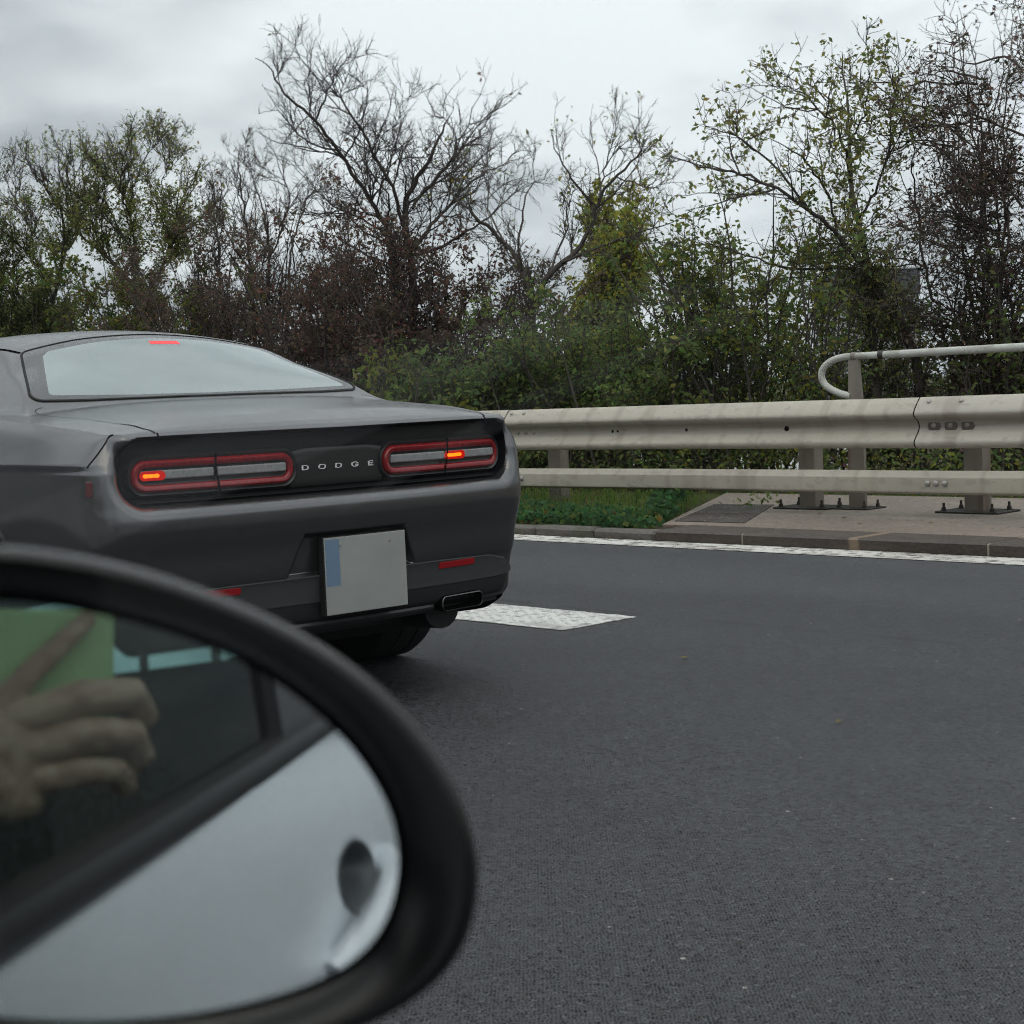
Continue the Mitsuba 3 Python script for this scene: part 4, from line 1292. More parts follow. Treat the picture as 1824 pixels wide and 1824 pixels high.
def tubes(P, R, sides=3):
    """Many thin tubes at once: P (m, k, 3), R (m, k)."""
    m, k, _ = P.shape
    t = np.gradient(P, axis=1)
    t /= np.linalg.norm(t, axis=2, keepdims=True) + 1e-12
    ref = np.where(np.abs(t[:, :1, 2:]) < .9, [0, 0, 1.0], [1.0, 0, 0])
    a = np.cross(t, np.broadcast_to(ref, t.shape))
    a /= np.linalg.norm(a, axis=2, keepdims=True) + 1e-12
    b = np.cross(t, a)
    g = np.arange(sides) * 2 * np.pi / sides
    V = P[:, :, None] + R[:, :, None, None] * (np.cos(g)[None, None, :, None] * a[:, :, None] + np.sin(g)[None, None, :, None] * b[:, :, None])
    base = grid_faces(k, sides, wrap=True)
    F = (base[None] + (np.arange(m) * k * sides)[:, None, None]).reshape(-1, 3)
    return V.reshape(-1, 3), F


def resample(P, R, step):
    d = np.concatenate([[0], np.cumsum(np.linalg.norm(np.diff(P, axis=0), axis=1))])
    n = max(4, int(d[-1] / step) + 1)
    t = np.linspace(0, d[-1], n)
    cs = PchipInterpolator(d, P)(t)
    return cs, np.interp(t, d, R), d[-1]


def unit(v):
    return v / (np.linalg.norm(v, axis=-1, keepdims=True) + 1e-12)


def sprout(pos, tan, rad, rem, rng, n, len_, ang, up, K=6, wig=.25, tip=.0022, rmax=1.0, out=None):
    """n shoots leaving random samples of the parents: their paths (n, K, 3), radii (n, K) and lengths."""
    w = np.sqrt(rem + .03)
    i = rng.choice(len(pos), n, p=w / w.sum())
    p, t, r0, L = pos[i], tan[i], rad[i], rem[i]
    rnd = rng.normal(size=(n, 3))
    perp = unit(np.cross(t, rnd))
    a = np.radians(rng.normal(ang, 12, n))[:, None]
    d = unit(t * np.cos(a) + perp * np.sin(a) + np.array([0, 0, 1.0]) * up)
    if out is not None:
        d = unit(d + out * .25)
    ln = len_[0] + (len_[1] - len_[0]) * rng.random(n) ** 1.5
    ln = np.minimum(ln, .24 * len_[1] + .8 * L)
    st = (ln / (K - 1))[:, None]
    P = [p]
    for k in range(K - 1):
        d = unit(d + rng.normal(size=(n, 3)) * wig + np.array([0, 0, 1.0]) * up * .35)
        P.append(P[-1] + d * st)
    P = np.stack(P, 1)
    ra = np.minimum(r0 * .62, np.maximum(tip * 1.3, .0085 * ln * rmax))
    R = ra[:, None] * (1 - np.linspace(0, 1, K)) ** .8 + tip
    return P, R, ln


def samples(P, R, ln):
    m, k, _ = P.shape
    t = unit(np.gradient(P, axis=1))
    rem = ln[:, None] * (1 - np.linspace(0, 1, k))[None, :]
    keep = slice(1, k)
    return P[:, keep].reshape(-1, 3), t[:, keep].reshape(-1, 3), R[:, keep].reshape(-1), rem[:, keep].reshape(-1)


def palette(rng, n, cols, w, jit=.25):
    cols = np.asarray(cols, float)
    i = rng.choice(len(cols), n, p=np.asarray(w, float) / np.sum(w))
    return cols[i] * (1 + jit * (rng.random((n, 1)) - .5) * 2) * (1 + .08 * rng.normal(size=(n, 3)))


def leaves(pos, rng, size, cols, w, droop=.5, fold=.35, aspect=.5):
    """Pointed folded leaves, two faces each, hanging from pos."""
    n = len(pos)
    d = unit(rng.normal(size=(n, 3)) * [1, 1, .6] - np.array([0, 0, droop]))
    s = unit(np.cross(d, rng.normal(size=(n, 3))))
    nn = np.cross(d, s)
    L = (size[0] * .8 + (size[1] * 1.15 - size[0] * .8) * rng.random(n) ** 1.3)[:, None]
    base = pos
    tipp = pos + d * L
    mid = pos + d * L * .48 - nn * L * .10
    l = mid + s * L * aspect * .5 + nn * L * fold * .3
    r = mid - s * L * aspect * .5 + nn * L * fold * .3
    V = np.stack([base, l, tipp, r], 1).reshape(-1, 3)
    k = np.arange(n)[:, None] * 4
    F = np.concatenate([k + [0, 1, 2], k + [0, 2, 3]], 1).reshape(-1, 3)
    C = np.repeat(np.clip(palette(rng, n, cols, w), .004, .6), 4, 0)
    return V, F, C


def put_tubes(key, groups, col, rng):
    """groups: list of (P, R, sides) merged into one mesh with bark colours."""
    Vs, Fs, Cs, at_ = [], [], [], 0
    for P, R, sd in groups:
        V, F = tubes(P, R, sd)
        c = np.asarray(col)[None] * (.75 + .5 * rng.random((len(P), 1, 1))) * np.ones((1, P.shape[1] * sd, 1))
        Vs.append(V); Fs.append(F + at_); Cs.append(c.reshape(-1, 3)); at_ += len(V)
    V, F, C = np.vstack(Vs), np.vstack(Fs), np.vstack(Cs)
    return put(key, trimesh.Trimesh(V, F, process=False), 'm_bark', smooth=True, color=C)


def put_leaves(key, parts):
    V, F, C, k = [], [], [], 0
    for v, f, c in parts:
        V.append(v); F.append(f + k); C.append(c); k += len(v)
    return put(key, trimesh.Trimesh(np.vstack(V), np.vstack(F), process=False), 'm_leaf', color=np.vstack(C))


BARK = (.074, .064, .058)


def limbs_of(spec, depth, rng, spread=.9, drop=0):
    """Photo outlines of the main limbs, (points, r0, r1), stood up at their distance with limbs leaning nearer and farther."""
    out = []
    for pts, r0, r1 in spec:
        pts = [(x, y + drop * np.clip((640 - y) / 560, 0, 1.2)) for x, y in pts]
        n = len(pts)
        off = np.cumsum(np.concatenate([[0], rng.normal(0, 1, n - 1)])) * .12 + rng.normal(0, spread) * np.linspace(0, 1, n) ** 1.2
        P = np.array([at(x, y, depth + o) for (x, y), o in zip(pts, off)])
        out.append((P, np.linspace(r0, r1, n) * .68))
    return out


def to_ground(spec_pts, depth, extra=.3):
    """A limb's first point carried down to the ground below it."""
    p = at(*spec_pts[0], depth)
    g = p.copy()
    g[2] = terrain_z(p[0], p[1]) - extra
    return p, g


def tree(key, label, cat, spec, depth, seed, l1=(4, (.5, 1.5)), l2=(6, (.22, .7)), l3=(8, (.1, .32)), up=.22, ang=48, leaf=None, bark=BARK, spread=.9, group=None, tip=.0019, wig=.19, drop=0):
    rng = np.random.default_rng(seed)
    key = thing(key, label, cat, group)
    L = limbs_of(spec, depth, rng, spread, drop)
    trunk, S = [], [[], [], [], []]
    feet = set()
    for P, R in L:
        if tuple(np.round(P[0], 2)) not in feet and P[0][2] < 2.6 and R[0] > .02:      # a stem: bring it to the ground
            feet.add(tuple(np.round(P[0], 2)))
            g = P[0] + [rng.normal(0, .06), rng.normal(0, .06), 0]
            g[2] = float(terrain_z(g[0], g[1])) - .2
            if g[2] < P[0][2] - .05:
                P, R = np.vstack([g, P]), np.concatenate([[R[0] * 1.25], R])
        c, r, ln = resample(P, R, .10)
        c[1:-1] += rng.normal(size=(len(c) - 2, 3)) * .010
        trunk.append((c[None], r[None], 7 if r[0] > .02 else 5))
        t = unit(np.gradient(c, axis=0))
        k0 = int(len(c) * .22)
        S[0].append(c[k0:]); S[1].append(t[k0:]); S[2].append(r[k0:]); S[3].append(ln * (1 - np.linspace(0, 1, len(c)))[k0:] + .06)
    pos, tan, rad, rem = [np.concatenate(s) for s in S]
    tot = len(pos) * .10
    cen = pos.mean(0)
    P1, R1, n1 = sprout(pos, tan, rad, rem, rng, int(tot * l1[0]), l1[1], ang, up, 8, wig, tip)
    s1 = samples(P1, R1, n1)
    P2, R2, n2 = sprout(*s1, rng, int(n1.sum() * l2[0]), l2[1], ang, up, 6, wig, tip)
    s2 = samples(P2, R2, n2)
    P3, R3, n3 = sprout(*s2, rng, int(n2.sum() * l3[0]), l3[1], ang, up * .8, 4, wig, tip * .8)
    put_tubes(key + '__trunk', trunk, bark, rng)
    put_tubes(key + '__crown', [(P1, R1, 4), (P2, R2, 3), (P3, R3, 3)], bark, rng)
    if leaf:
        n, size, cols, w, zmax, soft = leaf
        q = np.concatenate([s2[0], P3[:, 1:].reshape(-1, 3), s1[0]])
        q = q[rng.integers(0, len(q), n * 3)]
        if zmax is not None:            # foliage left mostly low on the crown
            q = q[rng.random(len(q)) < np.clip((zmax - q[:, 2]) / soft, .06, 1)]
        # leaves hang in clusters with gaps
        cl = meshkit.noise(q * 2.3, seed)
        q = q[cl > .30][:max(n // 3, 1)]
        q = np.repeat(q, 3, 0)                    # leaves sit in small bunches
        q = q + rng.normal(size=q.shape) * .035
        put_leaves(key + '__foliage', [leaves(q, rng, size, cols, w)])
    return key


def bush(key, label, cat, px0, px1, py, depth, height, seed, n_leaf, size, cols, w, stems=26, bark=BARK, depth_w=1.2, leaf_low=0.0, group=None, top=None, dense=.42, twig=7):
    """A many-stemmed shrub between two photo columns; height in metres above its ground."""
    rng = np.random.default_rng(seed)
    key = thing(key, label, cat, group)
    xs_ = rng.uniform(px0, px1, stems)
    P = []
    for x in xs_:
        g = at(x, py, at_x(x, py, depth + abs(rng.normal(0, depth_w * .7))))
        g[2] = float(terrain_z(g[0], g[1])) - .1
        hh = height * (top(x) if top else 1.0) * rng.uniform(.72, 1.03)
        lean = rng.normal(0, .22, 2) * hh
        k = np.linspace(0, 1, 9)
        q = g + np.stack([lean[0] * k ** 1.6, lean[1] * k ** 1.6, hh * k], -1)
        q[1:] += np.cumsum(rng.normal(size=(8, 3)) * .035, 0)
        P.append(q)
    P = np.stack(P)
    hs = P[:, -1, 2] - P[:, 0, 2]
    R = (.012 + .006 * rng.random((stems, 1))) * (1 - np.linspace(0, 1, 9))[None] ** .7 + .003
    s0 = samples(P, R, hs * .6)
    keep = s0[0][:, 2] > leaf_low
    s0 = tuple(a[keep] for a in s0)
    P1, R1, n1 = sprout(*s0, rng, stems * twig, (.3, .9), 50, .18, 7, .25)
    s1 = samples(P1, R1, n1)
    P2, R2, n2 = sprout(*s1, rng, int(n1.sum() * 9), (.12, .45), 50, .1, 5, .25)
    s2 = samples(P2, R2, n2)
    put_tubes(key + '__stem', [(P, R, 5)], bark, rng)
    put_tubes(key + '__crown', [(P1, R1, 3), (P2, R2, 3)], bark, rng)
    q = np.concatenate([s2[0], s2[0], s1[0]])
    q = q[rng.integers(0, len(q), int(n_leaf * 2.2))]
    q = q[meshkit.noise(q * 2.6, seed) > dense][:n_leaf // 3]
    q = np.repeat(q, 3, 0) + rng.normal(size=(len(q) * 3, 3)) * .045
    q = q[q[:, 2] > terrain_z(q[:, 0], q[:, 1])]
    put_leaves(key + '__foliage', [leaves(q, rng, size, cols, w)])
    return key


GREEN = [(.135, .190, .070), (.165, .220, .075), (.200, .245, .085), (.110, .155, .070), (.28, .275, .085)]
GREEN_W = [4, 4, 2, 3, .8]
YELLOW = [(.205, .22, .05), (.27, .26, .055), (.16, .195, .055), (.30, .24, .06)]
YELLOW_W = [4, 2, 4, .6]
BROWN = [(.160, .120, .098), (.125, .095, .082), (.185, .112, .090), (.150, .132, .090), (.21, .13, .08)]
BROWN_W = [4, 4, 2, 2, .7]
PALE = [(.27, .285, .11), (.33, .33, .12), (.22, .245, .10)]


def at_x(px, py, xw):
    """Level distance at which the sight line of photo column px meets the plane x = xw."""
    d = CF + CR * (px - 912) / FPX - CU * (py - 912) / FPX
    P = CAM + d * xw / d[0]
    return P[0] * math.sin(YAW) + P[1] * math.cos(YAW)


# the tall bare tree over the middle of the picture
bare = [
    ([(738, 640), (736, 560), (735, 480), (724, 400), (722, 345), (742, 295), (768, 245), (790, 195), (805, 165)], .10, .008),
    ([(705, 620), (700, 480), (690, 400), (660, 335), (612, 255), (562, 182), (505, 125), (482, 82), (455, 60)], .060, .006),
    ([(722, 400), (703, 320), (662, 235), (628, 175), (600, 130), (560, 70)], .038, .006),
    ([(562, 182), (585, 120), (605, 80), (628, 48)], .020, .005),
    ([(610, 250), (560, 235), (500, 222), (455, 200)], .018, .005),
    ([(735, 430), (765, 385), (800, 345), (835, 300), (880, 275), (920, 262)], .040, .007),
    ([(735, 350), (775, 290), (820, 238), (855, 205), (880, 150)], .030, .005),
    ([(740, 440), (790, 420), (840, 390), (890, 350), (930, 300)], .035, .006),
    ([(690, 400), (650, 372), (600, 350), (560, 310), (530, 260)], .022, .005),
    ([(662, 335), (690, 280), (700, 230), (715, 190), (720, 150)], .020, .005),
    ([(700, 470), (640, 430), (590, 400), (540, 385)], .022, .005),
    ([(612, 255), (640, 200), (652, 150), (655, 90)], .018, .005),
]
tree('bare_tree', 'tall nearly leafless tree with forking dark limbs above the middle of the picture', 'tree', bare, 20.5, 11,
     l1=(6, (.5, 1.5)), l2=(8, (.25, .75)), l3=(9, (.1, .36)), up=.18, ang=42, drop=42, bark=(.050, .043, .039), leaf=(260, (.045, .075), BROWN, BROWN_W, None, 1), wig=.26)

bare2 = [
    ([(945, 640), (946, 520), (925, 465), (885, 412), (838, 372), (800, 330), (780, 290)], .065, .006),
    ([(950, 560), (975, 490), (1022, 448), (1052, 402), (1068, 345), (1108, 300), (1140, 262), (1155, 238)], .060, .005),
    ([(1062, 362), (1018, 312), (992, 270), (982, 225)], .024, .005),
    ([(1000, 465), (1060, 440), (1130, 412), (1180, 395), (1225, 380)], .026, .005),
    ([(930, 480), (925, 420), (935, 360), (950, 300), (955, 255)], .026, .005),
    ([(1066, 350), (1075, 300), (1090, 255), (1112, 215)], .018, .004),
    ([(900, 430), (870, 370), (865, 320), (850, 280)], .020, .004),
    ([(960, 520), (1000, 430), (1010, 380), (1000, 330)], .026, .005),
    ([(1100, 310), (1130, 320), (1160, 330), (1185, 300)], .014, .004),
]
tree('bare_tree', 'smaller bare tree with a V of limbs rising behind the green bush', 'tree', bare2, 19.0, 23,
     l1=(6, (.35, 1.1)), l2=(9, (.2, .55)), l3=(10, (.08, .28)), up=.2, ang=42, drop=10, leaf=(420, (.04, .07), YELLOW, YELLOW_W, None, 1))

# thinly leaved trees at the left
left = [
    ([(252, 660), (252, 590), (254, 515), (225, 478), (190, 440), (150, 400), (100, 330), (55, 272)], .085, .006),
    ([(254, 515), (242, 440), (232, 360), (243, 290), (262, 240), (280, 205)], .045, .005),
    ([(255, 520), (290, 455), (312, 385), (330, 310), (345, 268)], .040, .005),
    ([(242, 440), (205, 370), (185, 310), (180, 255)], .028, .005),
    ([(232, 360), (215, 300), (220, 250), (228, 222)], .022, .005),
    ([(290, 455), (340, 420), (375, 390), (405, 375)], .022, .005),
    ([(190, 440), (160, 360), (150, 300), (145, 248)], .024, .005),
    ([(312, 385), (290, 320), (300, 260), (300, 230)], .020, .005),
]
tree('leafy_tree', 'thin autumn tree with yellow green leaves low in its crown at the left', 'tree', left, 25.5, 31,
     l1=(9, (.4, 1.3)), l2=(10, (.2, .65)), l3=(10, (.08, .3)), up=.28, ang=40, drop=52, leaf=(34000, (.035, .07), PALE + GREEN[:2], [4, 3, 3, 1, 1], 5.0, 3.2), tip=.0024)
left2 = [
    ([(70, 680), (85, 590), (100, 500), (112, 430), (110, 350), (75, 290), (45, 240)], .070, .006),
    ([(100, 500), (60, 440), (20, 400), (-30, 350)], .040, .006),
    ([(112, 430), (140, 380), (130, 320), (118, 270), (120, 235)], .035, .005),
    ([(85, 590), (40, 520), (0, 480), (-50, 440)], .040, .006),
    ([(60, 440), (50, 370), (20, 310), (5, 265)], .028, .005),
    ([(20, 700), (10, 600), (-10, 500), (-20, 420), (-30, 300)], .060, .006),
]
tree('leafy_tree', 'twiggy green leaved tree cut by the left edge of the picture', 'tree', left2, 27.5, 37,
     l1=(9, (.4, 1.4)), l2=(10, (.2, .65)), l3=(10, (.08, .3)), up=.26, ang=40, drop=56, leaf=(34000, (.035, .07), PALE + GREEN, [5, 5, 4] + GREEN_W, 5.2, 3.2), tip=.0026)
mid = [
    ([(455, 640), (452, 560), (448, 480), (440, 400), (430, 330), (425, 280), (432, 245)], .045, .004),
    ([(470, 640), (478, 540), (480, 450), (472, 380), (455, 320), (442, 270)], .045, .004),
    ([(520, 650), (512, 560), (515, 470), (528, 400), (545, 350), (560, 330)], .045, .004),
    ([(400, 650), (395, 560), (390, 470), (385, 400), (372, 350), (362, 325)], .040, .004),
    ([(480, 450), (505, 390), (515, 340), (495, 275), (488, 260)], .024, .004),
    ([(448, 480), (410, 420), (390, 370), (405, 330)], .022, .004),
    ([(350, 650), (345, 570), (350, 500), (372, 440), (410, 400)], .036, .004),
    ([(600, 650), (590, 560), (600, 480), (620, 420), (625, 360)], .045, .004),
]
tree('thicket_tree', 'slender stemmed thicket tree rising out of the brown shrubs', 'tree', mid, 23.5, 41,
     l1=(9, (.3, 1.2)), l2=(10, (.18, .6)), l3=(10, (.08, .26)), up=.24, ang=40, drop=20, leaf=(5000, (.04, .07), BROWN, BROWN_W, 3.3, 1.4))

# the sparse tree at the right
right = [
    ([(1640, 720), (1632, 640), (1612, 590), (1570, 530), (1545, 490), (1540, 440), (1528, 390), (1516, 320), (1514, 250), (1510, 180), (1502, 110), (1500, 85)], .085, .005),
    ([(1545, 490), (1518, 450), (1490, 412), (1440, 370), (1380, 332), (1300, 300), (1240, 288), (1185, 268)], .045, .004),
    ([(1545, 485), (1500, 475), (1440, 478), (1380, 470), (1300, 440), (1230, 420)], .034, .004),
    ([(1516, 320), (1500, 250), (1470, 200), (1425, 155), (1385, 125)], .022, .004),
    ([(1490, 412), (1478, 350), (1440, 290), (1400, 255), (1350, 235)], .024, .004),
    ([(1440, 370), (1390, 300), (1330, 250), (1280, 225), (1258, 220)], .022, .004),
    ([(1514, 250), (1540, 190), (1548, 140), (1545, 115)], .014, .004),
    ([(1380, 332), (1330, 345), (1270, 360), (1220, 372)], .018, .004),
    ([(1528, 390), (1560, 330), (1580, 270), (1590, 180), (1588, 110)], .024, .004),
    ([(1540, 500), (1480, 500), (1420, 490), (1360, 500)], .022, .004),
]
tree('sparse_tree', 'leaning tree with sparse hanging olive leaves at the right', 'tree', right, 16.5, 53,
     l1=(9, (.3, .9)), l2=(8, (.16, .45)), l3=(8, (.08, .22)), up=.12, leaf=(6500, (.04, .072), [(.20, .215, .08), (.26, .265, .09), (.15, .175, .07), (.32, .28, .09)], [4, 3, 3, 1], None, 1), wig=.16, drop=8)

# the dark thorny mass at the right edge
dark = []
rg = np.random.default_rng(5)
for i in range(18):
    x0 = rg.uniform(1690, 2000)
    x1 = x0 + rg.uniform(-130, 60)
    ytop = np.interp(x1, [1560, 1620, 1680, 1760, 1850, 2000], [210, 130, 60, -40, -60, -80]) + rg.uniform(0, 110)
    n = 8
    k = np.linspace(0, 1, n)
    xs_ = x0 + (x1 - x0) * k + np.cumsum(rg.normal(0, 9, n))
    ys_ = 720 + (ytop - 720) * k
    dark.append(([(float(a), float(b)) for a, b in zip(xs_, ys_)], .032, .004))
for i in range(30):
    x0, y0 = rg.uniform(1690, 1850), rg.uniform(120, 620)
    n = 5
    k = np.linspace(0, 1, n)
    dx = rg.uniform(90, 190)
    dark.append(([(float(x0 - dx * a), float(y0 - 60 * a + 40 * a * a + rg.normal(0, 8))) for a in k], .02, .004))
tree('thorny_tree', 'dense dark brown twiggy tree filling the right edge', 'tree', dark, 16.0, 61, l1=(6, (.3, 1.1)), l2=(7, (.18, .5)), l3=(8, (.08, .26)), up=.06, ang=60, spread=.9,
     leaf=(11000, (.03, .06), BROWN + [(.03, .04, .02)], BROWN_W + [3], None, 1), bark=(.070, .056, .048), wig=.28)

# a yellowing poplar far behind
pop = []
for i in range(9):
    x0 = 1075 + rg.normal(0, 26)
    ytop = rg.uniform(362, 460)
    pop.append(([(x0, 690), (x0 + rg.normal(0, 12), 600), (x0 + rg.normal(0, 30), 520), (x0 + rg.normal(0, 36), ytop)], .06, .01))
tree('poplar', 'distant yellow green poplar glimpsed between bare limbs', 'tree', pop, 36.0, 71, l1=(6, (.8, 2.0)), l2=(5, (.4, 1.0)), l3=(4, (.2, .5)), up=.45, ang=34, spread=1.2,
     leaf=(24000, (.08, .15), [(.30, .31, .06), (.36, .34, .07), (.24, .27, .06)], [3, 2, 3], None, 1), tip=.004)

# shrubs, from left to right; their distance is given as the road's x
bush('shrub', 'yellow green shrub behind the roof of the grey coupe', 'shrub', -80, 180, 700, 13.2, 3.6, 101, 22000, (.06, .11), GREEN + YELLOW[:2], GREEN_W + [3, 1], stems=50, depth_w=1.8)
bush('shrub', 'mixed green shrub under the thin tree at the left', 'shrub', 140, 390, 700, 13.0, 3.6, 102, 22000, (.06, .10), GREEN + YELLOW + BROWN[:2], GREEN_W + YELLOW_W + [3, 3], stems=50, depth_w=1.8)
bush('brown_shrub', 'tall dark red brown shrub left of the bare tree', 'shrub', 340, 570, 700, 12.8, 3.6, 103, 36000, (.04, .075), BROWN, BROWN_W, stems=70, depth_w=1.5, dense=.26, twig=9)
bush('brown_shrub', 'reddest dark shrub at the foot of the bare tree', 'shrub', 550, 750, 700, 12.7, 3.5, 104, 36000, (.04, .075), [(.17, .075, .065)] + BROWN, [2] + BROWN_W, stems=70, depth_w=1.3, dense=.26, twig=9)
bush('brown_shrub', 'dark brown shrub between the bare tree and the green bush', 'shrub', 720, 950, 700, 13.6, 3.0, 105, 32000, (.04, .075), BROWN + [(.08, .09, .035)], BROWN_W + [1.5], stems=56, depth_w=1.2, dense=.33, twig=9)
bush('green_bush', 'large dense green bush behind the middle of the guardrail', 'bush', 880, 1200, 700, 12.6, 2.3, 106, 30000, (.045, .085), GREEN, GREEN_W, stems=80, depth_w=1.2, dense=.28, twig=9, top=lambda x: 1.0 - .22 * abs(x - 1030) / 160)
bush('green_bush', 'dark green big-leaved bush beside the rear deck of the coupe', 'bush', 690, 900, 700, 12.0, 1.6, 107, 13000, (.055, .105), GREEN[:4] + [(.22, .19, .04)], [3, 3, 1.5, 4, .35], stems=56, depth_w=.5, dense=.28, twig=8)
bush('green_bush', 'thin green bush with gaps left of the curled handrail', 'bush', 1180, 1480, 700, 13.0, 3.1, 108, 19000, (.05, .085), GREEN + YELLOW[:2], GREEN_W + [3, 2], stems=60, depth_w=1.5, dense=.42, twig=9)
bush('green_bush', 'green bush behind the curled handrail at the right', 'bush', 1460, 1900, 700, 14.0, 2.3, 109, 13000, (.05, .085), GREEN + BROWN[:2], GREEN_W + [3, 2], stems=56, depth_w=1.6, dense=.42, twig=9)
bush('sprout', 'young shoot with upright pale leaves above the coupe deck', 'plant', 640, 760, 700, 11.5, 1.42, 110, 700, (.07, .12), [(.18, .20, .05), (.15, .18, .045), (.22, .18, .06)], [3, 3, 1], stems=14, depth_w=.3, dense=.2, twig=3)

# the undergrowth along the back of the guardrail
rng = np.random.default_rng(7)
n = 26000
yy = rng.uniform(-1, 24, n)
xx = 11.8 + rng.gamma(2.0, .5, n)
zz = terrain_z(xx, yy) + rng.random(n) ** 1.6 * (.35 + .45 * meshkit.noise(np.stack([yy * 1.1, xx * 1.1, xx * 0], -1), 3))
ok = ~((yy < 9.9) & (xx < 12.35))
q = np.stack([xx, yy, zz], -1)[ok]
put_leaves('undergrowth', [leaves(q, rng, (.035, .07), GREEN + YELLOW[:2] + BROWN[:1], GREEN_W + [2, 1, 2])])
q2 = np.stack([12.3 + rng.gamma(2.0, .5, 9000), rng.uniform(-1, 10, 9000), np.zeros(9000)], -1)
q2[:, 2] = terrain_z(q2[:, 0], q2[:, 1]) + rng.random(9000) ** 1.4 * .9
put_leaves('undergrowth', [leaves(q2, rng, (.035, .07), GREEN + YELLOW[:2] + BROWN[:1], GREEN_W + [2, 1, 2])])
for k in ('undergrowth', 'undergrowth_001'):
    tag(k, 'mixed low undergrowth of small leaves along the back of the guardrail' if k == 'undergrowth' else 'low undergrowth behind the edge of the bridge pavement', 'undergrowth', kind='stuff')



def thicket(key, label, x0, x1, y0, y1, hgt, n, seed, size, cols, w):
    """A far or out-of-frame wood that reads as one mass: leaf clumps on a few bare poles."""
    r = np.random.default_rng(seed)
    p = np.stack([r.uniform(x0, x1, n * 2), r.uniform(y0, y1, n * 2), r.random(n * 2) ** .8], -1)
    hh = hgt * (.65 + .6 * meshkit.fbm(np.stack([p[:, 0] * .25, p[:, 1] * .25, p[:, 0] * 0], -1), 3, seed))
    q = np.stack([p[:, 0], p[:, 1], p[:, 2] * hh], -1)
    q = q[meshkit.noise(q * .8, seed) > .36][:n]
    put_leaves(key, [leaves(q, r, size, cols, w)])
    tag(key, label, 'wood', kind='stuff')


thicket('added_roadside_wood', 'added unseen brown and green wood along the right side of the road', 14.5, 20, -40, 2.0, 5.5, 40000, 91, (.08, .17), BROWN + GREEN[:3], BROWN_W + [3, 3, 2])  # out of view, added so the coupe's bumper reflects something dark
thicket('added_opposite_wood', 'added unseen mixed wood on the far left side of the road', -38, -26, -60, 60, 5.0, 80000, 92, (.35, .7), BROWN + GREEN[:3], BROWN_W + [3, 3, 2])  # out of view, added to cut the low sky on rail and bodywork

# verge: grass blades and ivy
n = 9000
yy = rng.uniform(7.9, 17, n)
xx = rng.uniform(9.25, 11.6, n)
ok = (xx - 9.25) > (8.25 - yy) * 4.0 * 0 + np.where(yy < 9.7, (9.7 - yy) * -1.0, -9)
edge = 8.05 + (xx - 9.3) * .56          # the slanting end of the pavement
ok = (yy > edge + .03)
xx, yy = xx[ok], yy[ok]
n = len(xx)
h = rng.uniform(.05, .16, n)
w = rng.uniform(.003, .006, n)
az = rng.uniform(0, 2 * np.pi, n)
z = terrain_z(xx, yy)
b = np.stack([xx, yy, z], -1)
side = np.stack([np.cos(az), np.sin(az), 0 * az], -1) * w[:, None]
bend = np.stack([-np.sin(az), np.cos(az), 0 * az], -1) * (h * rng.uniform(.1, .7, n))[:, None]
V = np.stack([b - side, b + side, b + side * .7 + bend * .35 + np.stack([0 * h, 0 * h, h * .6], -1), b - side * .7 + bend * .35 + np.stack([0 * h, 0 * h, h * .6], -1), b + bend + np.stack([0 * h, 0 * h, h], -1)], 1)
k = np.arange(n)[:, None] * 5
F = np.concatenate([k + [0, 1, 2], k + [0, 2, 3], k + [3, 2, 4]], 1).reshape(-1, 3)
C = np.repeat(palette(rng, n, [(.14, .22, .06), (.17, .25, .065), (.11, .18, .05), (.24, .22, .10)], [4, 3, 3, 1]), 5, 0)
put('verge_grass', trimesh.Trimesh(V.reshape(-1, 3), F, process=False), 'm_leaf', color=C)
tag('verge_grass', 'short bright green grass on the verge below the guardrail', 'grass', kind='stuff')

n = 5200
t = rng.random(n)
yy = 7.95 + rng.random(n) * 3.2
xx = 9.05 + rng.random(n) ** 1.3 * .75
more = rng.random(n) < .30               # the taller growth by the slanting end
yy = np.where(more, 8.2 + rng.random(n) * 2.0, yy)
xx = np.where(more, 9.3 + (yy - 8.2) * 1.35 + rng.random(n) * .35, xx)
ok = yy > 8.03 + (xx - 9.3) * .50
xx, yy, more = xx[ok], yy[ok], more[ok]
n = len(xx)
zz = terrain_z(xx, yy) + .02 + rng.random(n) * (.07 + .06 * meshkit.noise(np.stack([yy * 3, xx * 3, xx * 0], -1), 6)) * np.where(more, 2.0, 1.0)
q = np.stack([xx, yy, zz], -1)
put_leaves('ivy', [leaves(q, rng, (.035, .065), [(.060, .125, .055), (.08, .155, .065), (.05, .10, .045), (.12, .16, .05), (.20, .12, .05)], [4, 4, 3, 1, .25], droop=.15, aspect=.8)])
tag('ivy', 'dark green ivy spilling over the old kerb beside the coupe', 'ivy', kind='stuff')
# a weed in the joint at the end of the pavement
q = np.array([10.9, 8.35, .085]) + rng.normal(size=(60, 3)) * [.10, .16, .05] + [0, 0, .07]
q[:, 2] = np.maximum(q[:, 2], .09)
put_leaves('weed', [leaves(q, rng, (.03, .055), GREEN[:3], [3, 3, 2])])
tag('weed', 'small green weed growing behind the chamber cover on the pavement', 'plant', kind='stuff')

